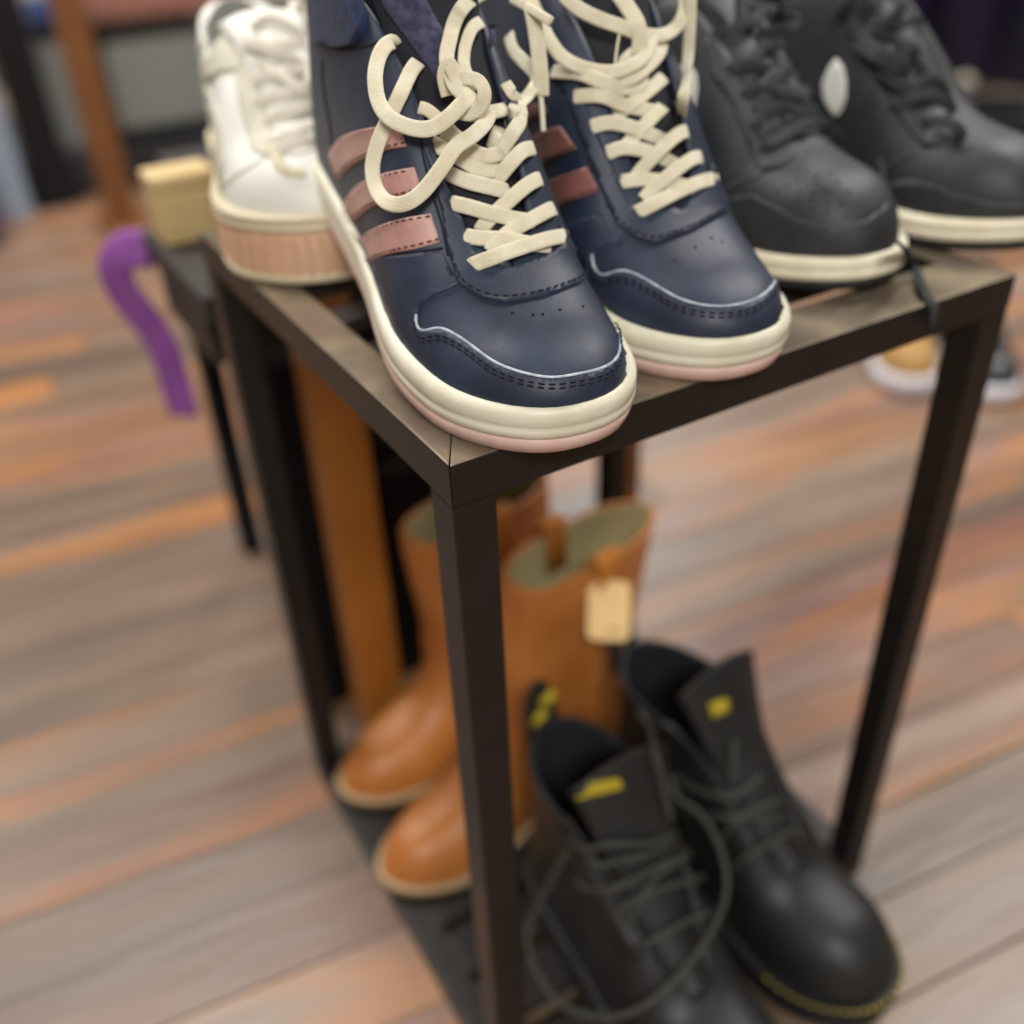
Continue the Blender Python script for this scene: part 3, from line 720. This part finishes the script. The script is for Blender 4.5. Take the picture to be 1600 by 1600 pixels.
# ribs round the gum platform
Lp, Rp = s5.outline(.0005, 60); loop = [Vector((x, y, 0)) for x, y in Rp]+[Vector((x, y, 0)) for x, y in Lp[-2::-1]]
dd = 0
for i in range(1, len(loop)-1):
    dd += (loop[i]-loop[i-1]).length
    if dd < .0062: continue
    dd = 0; T = (loop[i+1]-loop[i-1]).normalized(); Nn = Vector((T.y, -T.x, 0)); c = loop[i]
    if Nn.dot(c-Vector((s5.len/2, 0, 0))) < 0: Nn = -Nn
    vs = []
    for z in (.18*.043, .74*.043):
        for a, b in ((-.0014, -.0006), (.0014, -.0006), (.0008, .0012), (-.0008, .0012)): vs.append(c+T*a+Nn*b+Vector((0, 0, z)))
    from_py('rib', vs, [(0, 1, 5, 4), (1, 2, 6, 5), (2, 3, 7, 6), (3, 0, 4, 7), (4, 5, 6, 7), (3, 2, 1, 0)], GUM, s5.root, False)
s5.upper('upper', WHT, GREYL, N=60, Mh=18, thick=.005)
tongue(s5, WHT, [(.72, .048), (.66, .058), (.58, .074), (.52, .084), (.47, .090)], .012, .026, .008)
s5.decal('side_panel', [(300, 60), (330, 50), (370, 55), (378, 110), (345, 115), (325, 130), (345, 190), (352, 250), (345, 310), (328, 300), (305, 200), (292, 120)], OFFW, .0016, 10)
s5.decal('eyestay', [(372, 60), (392, 70), (402, 130), (418, 180), (430, 225), (425, 250), (395, 235), (380, 190), (368, 130)], OFFW, .0014, 9)
s5.decal('toe_rim', [(418, 232), (430, 262), (450, 276), (478, 280), (478, 270), (455, 264), (442, 250), (436, 228)], BEI, .0022, 7)
s5.decal('gold_mark', [(372, 135), (381, 135), (384, 172), (376, 175)], GOLD, .0006, 7)
s5.decal('tongue_patch', [(352, 50), (395, 44), (440, 62), (450, 90), (400, 95), (370, 80)], OFFW, .004, 9, which=None)
s5.tube('seam', [(352, 290), (372, 272), (400, 256), (420, 242)], .0007, OFFW, lift=.0002)
for q, w in (
  ([(415, 225, -.001), (425, 222, .004), (450, 212, .009), (480, 198, .010), (500, 190, .006)], .008),
  ([(410, 195, -.001), (420, 190, .004), (445, 178, .009), (475, 168, .010), (500, 160, .006)], .008),
  ([(400, 165, -.001), (410, 158, .004), (440, 150, .009), (470, 140, .010), (495, 132, .006)], .008),
  ([(392, 130, -.001), (402, 125, .005), (430, 118, .010), (465, 110, .011), (490, 105, .006)], .008),
  ([(425, 240, .002), (445, 230, .006), (468, 222, .008), (490, 220, .006)], .008),
  ([(410, 100, .006), (430, 112, .010), (455, 130, .012), (480, 150, .010), (495, 165, .005)], .008),
  ([(380, 70, .010), (410, 75, .014), (440, 85, .018), (470, 100, .018), (490, 125, .018), (492, 60, .018), (478, 20, .016), (460, 5, .014), (455, 40, .012), (470, 70, .012)], .008),
  ([(395, 45, .010), (420, 30, .014), (450, 40, .016), (470, 60, .016), (440, 72, .014), (400, 72, .010), (385, 60, .006)], .008),
  ([(485, 20, .012), (495, 60, .016), (488, 110, .018), (480, 150, .014)], .010)):
    s5.lace('lace', q, w*.8, .0016, WLACE)
# ------------------------------------------------------------------ tan leather boots on the lower shelf
TAN = mat('tan_leather', 'a4622a', .45, bump=.5, bscale=70, col2='b97638', cscale=14, coat=.05, spec=.45)
TANL = mat('cream_boot_lining', 'b3a67c', .8, bump=.3, bscale=200)
TANS = mat('tan_boot_sole', 'a98f6c', .6); HEELB = mat('dark_heel', '3a2618', .5)
CORD = mat('orange_pull_strap', 'b8742c', .6)
LZ = -L-.002
TB = dict(len=.288, cat='boot', rt=.24, rh=.15, et=2.2, eh=2.2, tt=.13,
    wl=[(0, .030), (.15, .034), (.4, .034), (.7, .047), (.84, .044), (1, .036)],
    wr=[(0, .030), (.15, .034), (.4, .034), (.7, .047), (.84, .044), (1, .036)],
    spring=[(0, .012), (.3, .012), (.5, .003), (.62, 0), (.85, 0), (1, .006)], soleh=[(0, .010), (1, .011)],
    ye=[(0, .024), (.1, .030), (.25, .032), (.38, .028), (.44, .019), (.465, .008), (.475, 0), (1, 0)],
    he=[(0, .238), (.1, .236), (.22, .234), (.34, .236), (.44, .240), (.478, .240), (.50, .19), (.52, .14), (.55, .105), (.60, .080), (.68, .062), (.78, .050), (.88, .042), (.95, .036), (1, .024)],
    heelx=[(0, 0), (.04, -.003), (.09, .006), (.15, -.004), (.24, -.026)], n=2.4, m=2.1)
def tanboot(label, pivot, heading, sp=TB):
    s = Shoe('pull_on_boot', label, pivot, heading, 0, sp, 'tan leather pull-on boots', pivx=.86)
    s.ringloft('sole', [(0, -.002), (.1, 0), (.8, .0022), (1, .0015), (1, -.002)], TANS, s.zb, lambda u: stab(TB['soleh'], u))
    vs = []
    hb = [(.004, 0), (.012, .020), (.03, .028), (.066, .029), (.066, -.029), (.03, -.028), (.012, -.020)]
    for z, k in ((0, .94), (.0135, 1)): vs += [Vector((.005+(x-.03)*k+.03, y*k, z)) for x, y in hb]
    n = len(hb); from_py('heel', vs, [tuple(range(n))[::-1], tuple(range(n, 2*n))]+[(i, (i+1) % n, n+(i+1) % n, n+i) for i in range(n)], HEELB, s.root, False)
    s.upper('shaft', TAN, TANL, N=64, Mh=22, thick=.004)
    for sg in (1, -1):   # pull straps over the rim
        ps = []
        for f in range(11):
            a = f/10*math.pi; base = s.side(.24, 1, sg); zt = base.z
            w_ = Vector((base.x-.026, base.y, zt))
            ps.append(Vector((base.x, base.y+sg*(.006*math.cos(a) if a < math.pi/2 else .006*math.cos(a)), zt+.012*math.sin(a))))
        ps = [ps[0]+Vector((0, sg*.001, -.045))]+ps+[ps[-1]+Vector((0, -sg*.001, -.04))]
        ps = [s.M @ p for p in ps]
        sweep('pull_strap', ps, flat(.024, .002), CORD, s.root, [s.M.to_3x3() @ Vector((0, sg, .3))]*len(ps))
    # stitched cup seam over the instep, side seam
    for sg in (1, -1):
        pp = [s.M @ (s.side(.25, b, sg)+Vector((0, sg*.0008, 0))) for b in [i/12 for i in range(1, 13)]]
        sweep('side_seam', pp, circ(.0011, 6), CORD, s.root)
        pp = [s.M @ s.side(u, b, sg) for u, b in ((.66, 1), (.62, .85), (.56, .62), (.50, .42), (.42, .30), (.34, .22), (.28, .16))]
        pp = crom([tuple(p) for p in pp], 4); sweep('vamp_seam', pp, circ(.0009, 6), CORD, s.root)
    return s
b2 = tanboot('tan leather pull-on boot nearer the front post, paper price tag hanging at its rim', P(.052, .278, LZ), math.radians(189))
b1 = tanboot('tan leather pull-on boot standing behind its tagged mate at the back of the lower shelf', P(.062, .425, LZ), math.radians(191), dict(TB, lean=[(0, 0), (.06, 0), (.24, .05)]))
# price tag
TAGM = mat('kraft_tag', 'e8c48a', .8, bump=.2, bscale=300); DRK = mat('tag_print', '5a4630', .9)
hq = b2.hit(952, 952)
o_, d_ = ray(951, 954); tp = o_+d_*(hq[2]-.034)
tN = (-d_+Vector((0, 0, .05))).normalized(); tX = Vector((0, 0, 1)).cross(tN).normalized(); tY = tN.cross(tX)
tag_o = thing('price_tag', 'kraft paper price tag hanging against the tan boot shaft', 'tag', tp)
def tagquad(name, x0, y0, x1, y1, z, th, m, r=.006):
    c = []
    for cx, cy, a0 in ((x1-r, y1-r, 0), (x0+r, y1-r, 90), (x0+r, y0+r, 180), (x1-r, y0+r, 270)):
        for k in range(5): a = math.radians(a0+k*22.5); c.append((cx+r*math.cos(a), cy+r*math.sin(a)))
    n = len(c); vs = [tX*x+tY*y+tN*z for x, y in c]+[tX*x+tY*y+tN*(z+th) for x, y in c]
    return from_py(name, vs, [tuple(range(n))[::-1], tuple(range(n, 2*n))]+[(i, (i+1) % n, n+(i+1) % n, n+i) for i in range(n)], m, tag_o, False)
tagquad('card', -.017, -.024, .017, .024, 0, .0012, TAGM)
for i, (a, b) in enumerate(((-.001, .003), (.004, .007), (.008, .011))): tagquad('print_mark', a, -.017, b, -.0145, .0012, .0002, DRK, .0004)
sp = [tp+tY*.020, tp+tY*.030+tN*-.004, tp+tY*.040-tX*.006-tN*.014]
sweep('string', crom([tuple(p) for p in sp], 6), circ(.0008, 6), TAGM, tag_o)

# ------------------------------------------------------------------ black lace-up boots
BB = mat('black_boot_leather', '171919', .5, bump=.6, bscale=120, col2='1f2122', cscale=40, spec=.45)
BBS = mat('black_boot_sole', '161718', .6); YEL = mat('yellow_thread', 'a8961c', .7)
BCORD = mat('boot_lace', '3b3c37', .8, bump=.7, bscale=900)
BOOT = dict(len=.286, cat='boot', rt=.26, rh=.16, et=2.4, eh=2.2, tt=.13,
    wl=[(0, .033), (.15, .037), (.45, .042), (.7, .053), (.84, .053), (1, .046)],
    wr=[(0, .033), (.15, .037), (.45, .042), (.7, .053), (.84, .053), (1, .046)],
    spring=[(0, 0), (.8, 0), (1, .006)], soleh=[(0, .036), (.5, .030), (1, .028)],
    ye=[(0, .030), (.15, .038), (.28, .041), (.38, .034), (.5, .024), (.62, .016), (.68, .006), (.70, 0), (1, 0)],
    he=[(0, .152), (.15, .148), (.28, .150), (.38, .146), (.46, .130), (.54, .106), (.61, .086), (.68, .066), (.75, .058), (.84, .054), (.92, .047), (1, .034)],
    heelx=[(0, 0), (.03, -.004), (.07, .006), (.14, .004), (.18, 0)], n=2.6, m=2.2)
def laceboot(label, pivot, heading):
    s = Shoe('lace_up_boot', label, pivot, heading, 0, BOOT, 'black lace-up boots', pivx=.86)
    prof = [(0, -.002), (.05, 0)]
    for i in range(5): prof += [(.12+i*.15, .0002), (.16+i*.15, .0012), (.22+i*.15, .0012)]
    s.ringloft('sole', prof+[(.90, .0022), (.98, .0022), (1, 0), (1, -.004)], BBS, s.zb, lambda u: stab(BOOT['soleh'], u))
    s.upper('upper', BB, MESH, N=64, Mh=20, thick=.004)
    tongue(s, BB, [(.69, .066), (.62, .084), (.54, .108), (.46, .138), (.41, .162), (.37, .184), (.34, .200)], .012, .040, .005, .010)
    # yellow welt stitching round the forefoot
    Lp, Rp = s.outline(.0012, 40); loop = [(x, y) for x, y in Rp if x > .74*s.len]+[(x, y) for x, y in Lp[::-1] if x > .74*s.len]
    vs, fs = [], []; acc = 0
    for a, b in zip(loop, loop[1:]):
        seg = math.dist(a, b); n = max(1, int(seg/.006))
        for k in range(n):
            p = Vector((a[0]+(b[0]-a[0])*k/n, a[1]+(b[1]-a[1])*k/n, 0)); q = p+Vector((b[0]-a[0], b[1]-a[1], 0)).normalized()*min(.004, seg)
            z = s.zs(min(1, p.x/s.len))-.0006; k0 = len(vs); T = (q-p).normalized(); B = Vector((-T.y, T.x, 0))*.0012
            vs += [p-B+Vector((0, 0, z)), p+B+Vector((0, 0, z)), q+B+Vector((0, 0, z)), q-B+Vector((0, 0, z)), p+Vector((0, 0, z+.0012)), q+Vector((0, 0, z+.0012))]
            fs += [(k0, k0+1, k0+4), (k0+1, k0+2, k0+5, k0+4), (k0+2, k0+3, k0+5), (k0+3, k0, k0+4, k0+5)]
    from_py('welt_stitching', vs, fs, YEL, s.root, False)
    # heel pull loop
    pp = [s.M @ Vector(p) for p in crom([(.003, -.009, .155), (-.004, -.007, .19), (-.006, 0, .207), (-.004, .007, .19), (.003, .009, .155)], 6)]
    sweep('pull_loop', pp, flat(.014, .0016), mat('black_webbing', '191a18', .8), s.root, [s.M.to_3x3() @ Vector((1, .1, .2))]*len(pp))
    return s
bA = laceboot('black lace-up boot beside the front post, yellow tongue label, long lace loop over it', P(.178, -.145, LZ), math.radians(-90))
bB = laceboot('black lace-up boot right of its mate, toe jutting past the lower shelf, yellow welt stitching', P(.362, -.095, LZ), math.radians(-83))
# yellow labels and loop lettering
bA.decal('tongue_label', [(892, 1226), (925, 1220), (962, 1213), (966, 1228), (930, 1236), (895, 1244)], YEL, .0068, 8, which=None)
bB.decal('tongue_label', [(1104, 1098), (1128, 1090), (1130, 1108), (1108, 1118)], YEL, .0068, 8, which=None)
pl = [bA.M @ Vector(p) for p in [(-.0075, -.002, .185), (-.0085, 0, .200), (-.0085, .004, .212)]]
for k, (zz, yy) in enumerate(((.181, -.003), (.197, .006))):
    c = bA.M @ Vector((-.001, yy, zz)); pts = [c+Vector((-.006, 0, -.004)), c+Vector((.006, 0, .004))]
    sweep('loop_lettering', pts, flat(.008, .0025), YEL, bA.root, [Vector((-.4, -.9, .4))]*2)
def cb(L_, ox=780, oy=980, k=.4125): return [(ox+a*k, oy+b*k, *r) for a, b, *r in L_]
bA.decal('eyestay', cb([(200, 600), (280, 840), (330, 1010), (440, 1190), (520, 1260), (560, 1230), (470, 1110), (370, 930), (310, 800), (240, 560)]), BB, .002, 14)
bA.decal('eyestay', cb([(620, 480), (650, 700), (740, 870), (790, 1060), (700, 1160), (680, 1130), (740, 1050), (690, 890), (600, 720), (575, 500)]), BB, .002, 14)
for q in (
  [(290, 830, .001), (340, 840, .006), (420, 820, .010), (540, 820, .010), (640, 800, .006), (650, 780, .001)],
  [(300, 960, .001), (330, 990, .006), (420, 990, .010), (520, 950, .010), (640, 880, .008), (710, 840, .001)],
  [(430, 1080, .001), (460, 1060, .006), (560, 1010, .010), (660, 975, .010), (740, 955, .006), (770, 945, .001)],
  [(550, 1210, .001), (570, 1190, .006), (640, 1150, .010), (720, 1110, .008), (790, 1080, .004), (800, 1070, .001)],
  [(490, 1120, .001), (510, 1080, .006), (550, 1000, .010), (620, 920, .010), (700, 870, .006), (720, 860, .001)],
  [(330, 860, .002), (380, 900, .006), (470, 880, .010), (560, 860, .010), (640, 830, .004)],
  # drooping loop
  [(275, 820, .020), (230, 900, .022), (170, 1010, .024), (125, 1100, .026), (110, 1200, .028), (150, 1320, .030), (240, 1430, .032), (370, 1478, .034), (500, 1460, .034), (620, 1380, .034), (730, 1260, .034), (820, 1120, .034), (860, 1000, .032), (850, 880, .028), (800, 760, .022), (740, 690, .016), (680, 650, .012), (640, 560, .010)]):
    bA.lace('lace', cb(q), .0048 if len(q) > 8 else .0044, .004, BCORD, rnd_=True)
for q in (
  [(660, 560, .002), (740, 610, .008), (850, 640, .010), (940, 610, .008), (990, 560, .002)],
  [(840, 800, .002), (880, 750, .008), (940, 700, .010), (1030, 670, .006), (1060, 660, .001)],
  [(880, 910, .002), (930, 870, .008), (1000, 830, .010), (1090, 780, .006), (1130, 760, .001)],
  [(700, 700, .002), (780, 710, .008), (860, 720, .010), (960, 720, .008), (1080, 720, .002)],
  [(880, 580, .006), (885, 500, .008), (890, 420, .006)],
  [(530, 320, .012), (570, 380, .014), (590, 480, .014), (620, 600, .012), (650, 720, .008)]):
    (bB if q[0][0] > 600 else bA).lace('lace', cb(q), .0046, .004, BCORD, rnd_=True)

# ------------------------------------------------------------------ things behind the rack
WOOD = mat('orange_wood', 'a5682a', .45, bump=.4, bscale=30, col2='92591f', cscale=9, coat=.3)
WOOD2 = mat('red_brown_wood', '6b4220', .5, bump=.4, bscale=30, col2='7a4e28', cscale=9)
DKM = mat('dark_brown_metal', '1f1b19', .6, col2='26211e', cscale=20)
BLKB = mat('black_board', '0b0c0f', .6, bump=.2, bscale=80, spec=.3)
st = thing('wooden_stand', 'low stand with orange wooden front legs and dark top directly behind the black rack', 'stand', P(.09, .53, -TOPZ))
box('leg', .088, .53, -TOPZ, .150, .575, -.1, WOOD, st); box('leg', .512, .53, -TOPZ, .560, .575, -.1, WOOD, st)
box('leg', .08, 1.05, -TOPZ, .115, 1.085, -.1, BLKB, st); box('leg', .525, 1.05, -TOPZ, .56, 1.085, -.1, BLKB, st)
prism('tabletop', [(-.005, .525), (.60, .525), (.60, 1.12), (.10, 1.12), (.075, .80), (-.005, .78)], -.1, -.072, DKM, st, .002)
box('apron', .004, .58, -.17, .022, .77, -.1, DKM, st, .001); box('apron', .022, .583, -.17, .58, .60, -.1, DKM, st, .001)
bx = thing('black_storage_box', 'tall black lidded box standing on the floor under the wooden stand', 'box', P(.2, .8, -TOPZ))
prism('body', [(.05, .615), (.33, .615), (.38, .97), (.17, 1.0)], -TOPZ, -.25, BLKB, bx, .003); prism('lid', [(.046, .611), (.334, .611), (.385, .975), (.166, 1.005)], -.25, -.215, BLKB, bx, .003)
box('handle', .15, .604, -.40, .23, .614, -.375, DKM, bx, .002)
KR = mat('kraft_beige', 'c7ae80', .8, bump=.3, bscale=120, col2='b99f70', cscale=20)
kb = thing('beige_gift_box', 'small beige box standing on the dark stand behind the white platform sneaker', 'box', P(.01, .72, -.072))
box('body', .004, .70, -.072, .076, .755, -.014, KR, kb, .004); box('lid', .0035, .6995, -.014, .0765, .7555, .004, KR, kb, .004)
PUR = mat('purple_webbing', '9a5aae', .7, bump=.4, bscale=300, col2='864a9a', cscale=30)
def pl_at(u, v, y):
    o, d = ray(u, v); t = (y*K-o.y)/d.y; return o+d*t
lo = [pl_at(u, v, y) for u, v, y in ((245, 392, .80), (220, 388, .80), (195, 392, .81), (180, 415, .82), (190, 450, .83), (215, 485, .84), (245, 525, .85), (265, 570, .86), (280, 620, .87), (288, 650, .88))]
tag(sweep('purple_strap', crom([tuple(p) for p in lo], 6), flat(.032, .003), PUR, None, [Vector((-.5, -.8, .3))]*55), 'purple fabric strap looping down beside the dark stand', 'strap')
lo = [pl_at(u, v, .80) for u, v in ((205, 398), (232, 400), (248, 430), (240, 460))]
# back left
t = thing('garment_rail', 'tall brown wooden post with cross foot rising at the far left', 'clothes rail', P(.32, 3.0, -TOPZ))
box('post', .28, 2.98, -TOPZ, .37, 3.05, .9, WOOD2, t); box('foot', .26, 2.8, -TOPZ, .39, 3.2, -.72, WOOD2, t)
box('crossbar', .28, 2.98, .9, 1.9, 3.05, .98, WOOD2, t); box('post', 1.81, 2.98, -TOPZ, 1.9, 3.05, .9, WOOD2, t)
CH = mat('charcoal_board', '26272d', .6); PB = mat('pale_blue_metal', '8d9cac', .5); GB = mat('grey_felt', '7c807c', .9); RB = mat('rose_brown', '9a6a5c', .7)
t = thing('low_cabinet', 'charcoal low cabinet along the far left floor edge', 'cabinet', P(.4, 3.7, -TOPZ))
box('body', -1.6, 3.55, -.73, 1.5, 4.4, -.64, CH, t, .004); box('top', -1.62, 3.53, -.64, 1.52, 4.42, -.61, CH, t, .004); box('plinth', -1.55, 3.6, -TOPZ, 1.45, 4.35, -.73, BLKB, t, 0)
for i in range(4): box('door', -1.58+i*.77, 3.538, -.725, -.84+i*.77, 3.55, -.645, CH, t, .002)
o = box('display_board', -.01, 3.40, -TOPZ, .10, 3.44, .35, PB, None, .003); tag(o, 'pale blue upright board standing at the left picture edge', 'board')
t = thing('grey_felt_tote', 'grey tote with black rim on the charcoal cabinet', 'tote', P(.75, 3.75, -.61))
box('body', .50, 3.6, -.61, .86, 3.95, -.26, GB, t, .02); box('rim', .49, 3.59, -.26, .87, 3.96, -.22, BLKB, t, .01); box('base_band', .492, 3.59, -.609, .868, 3.96, -.56, BLKB, t, .006)
t = thing('grey_felt_tote', 'narrow grey tote between the black divider and the brown post', 'tote', P(.38, 3.75, -.61))
box('body', .29, 3.62, -.61, .46, 3.9, -.24, GB, t, .02); box('rim', .285, 3.61, -.24, .465, 3.91, -.20, BLKB, t, .01)
o = box('rose_bolster', .50, 3.65, -.218, 1.1, 3.95, -.08, RB, None, .03); tag(o, 'rose brown folded blanket on top of the grey tote', 'blanket')
o = box('room_divider', .13, 3.46, -.76, .26, 3.52, .5, BLKB, None, .003); tag(o, 'black upright divider board between the pale board and the grey tote', 'divider')
o = box('blue_pouch', .30, 3.66, -.199, .42, 3.80, -.12, mat('blue_cloth', '3c4f86', .8), None, .015); o.location.z -= 0; tag(o, 'dull blue pouch lying on the narrow grey tote', 'pouch')
PU2 = mat('purple_cloth', '53305f', .9)
o = box('purple_cushion', -.36, 3.1, -TOPZ, -.03, 3.45, -.42, PU2, None, .05); tag(o, 'plum purple cushion on the floor at the left picture edge', 'cushion')
# back right
DP = mat('dark_purple_velvet', '211c40', .9, bump=.5, bscale=40, col2='2a2450', cscale=3)
bm = bmesh.new(); rows = []
for zi in (-.70, 1.6):
    r = []
    for i in range(121):
        f = i/120; x = 2.9+2.0*f; y = 3.9-2.9*f; d = .05*math.sin(f*75)+.02*math.sin(f*31)
        r.append(bm.verts.new(P(x+d*.6, y+d, zi)))
    rows.append(r)
for i in range(120): bm.faces.new((rows[0][i], rows[0][i+1], rows[1][i+1], rows[1][i]))
o = from_bm('curtain', bm, DP); md = o.modifiers.new('s', 'SOLIDIFY'); md.thickness = .004
tag(o, 'dark purple velvet curtain in folds at the upper right', 'curtain')
sweep('curtain_rail', [P(2.85, 3.97, 1.62), P(4.95, .93, 1.62)], circ(.012, 10), DKM, o)
t = thing('black_bench', 'long black bench in front of the purple curtain', 'bench', P(3.4, 2.3, -TOPZ))
bp_ = [(2.5, 2.5), (3.7, .8), (4.1, 1.08), (2.9, 2.78)]
prism('seat', bp_, -.63, -.60, BLKB, t, .003)
prism('shelf', [(2.54, 2.5), (3.7, .86), (4.05, 1.1), (2.9, 2.72)], -.73, -.71, BLKB, t, .002)
for x, y in ((2.58, 2.48), (3.7, .90), (4.02, 1.1), (2.88, 2.70)): box('leg', x-.03, y-.03, -TOPZ, x+.03, y+.03, -.63, BLKB, t, .002)
def ball(name, c, r, m, label, cat, sq=1):
    bm = bmesh.new(); bmesh.ops.create_uvsphere(bm, u_segments=20, v_segments=12, radius=r)
    for v in bm.verts: v.co.z *= sq
    o = from_bm(name, bm, m); o.location = c; tag(o, label, cat); return o
c = pl_at(1505, 140, 2.1); c.z = (-.60+TOPZ)*K+.0315; ball('beige_wool_ball', c, .032, mat('beige_wool', '9c9482', .95, bump=1, bscale=200), 'small beige wool ball on the black bench', 'ball')
o = box('white_shoe_box', 3.40, 1.72, -.599, 3.62, 1.90, -.45, mat('pale_card', 'c3ccd6', .7), None, .004); tag(o, 'pale shoe box on the black bench at the right edge', 'box')
o = box('grey_shoe_box', 3.00, 2.02, -.599, 3.22, 2.2, -.53, mat('grey_card', '50565c', .7), None, .004); tag(o, 'dark grey shoe box on the black bench beside the pale one', 'box')
# sneakers on the floor to the right
FLO = dict(LOW); FLO['soleh'] = [(0, .030), (.5, .027), (1, .026)]
WRUB = mat('white_rubber', 'dcdce6', .45); TANU = mat('tan_suede', 'a07c48', .8)
def floorshoe(label, pivot, heading, m):
    s = Shoe('trainer', label, pivot, heading, 0, FLO, 'trainers on the floor at the right')
    s.ringloft('sole', [(0, -.002), (.05, 0), (.5, .002), (.95, .001), (1, -.002)], WRUB, s.zb, lambda u: stab(FLO['soleh'], u))
    s.upper('upper', m, MESH, N=40, Mh=12)
    tongue(s, BLK, [(.705, .052), (.66, .064), (.58, .086), (.50, .104), (.43, .120), (.39, .135), (.37, .148)], .010, .030, .006)
    for i in range(5):
        u = .665-i*.055; a = s.side(u, .97, 1)+Vector((0, 0, .002)); b = s.side(u-.03, .97, -1)+Vector((0, 0, .002)); mid = (a+b)/2+Vector((0, 0, .006))
        s.loclace('lace', [tuple(a), tuple(mid), tuple(b)], .007, .002, BLACE)
    return s
s6 = floorshoe('tan and black trainer with white sole on the floor, left of the rack\'s right post', P(1.545, .83, -TOPZ+.001), math.radians(-128), TANU)
s7 = floorshoe('black trainer with white sole on the floor, right of the rack\'s right post', P(1.655, .70, -TOPZ+.001), math.radians(-118), BLK2)

# sub-parts ride on the part they belong to (all of a shoe's parts share its frame)
bpy.context.view_layer.update()
for r in [o for o in bpy.data.objects if o.type == 'EMPTY']:
    kids = {}
    for c in r.children: kids.setdefault(c.name.split('.')[0], []).append(c)
    for a, b in (('aglet', 'lace'), ('tongue_label', 'tongue'), ('welt_stitching', 'sole'), ('loop_lettering', 'pull_loop'), ('vent_hole', 'upper'), ('print_mark', 'card'), ('gold_mark', 'side_panel'), ('rib', 'midsole')):
        if a in kids and b in kids:
            for c in kids[a]: c.parent = kids[b][0]
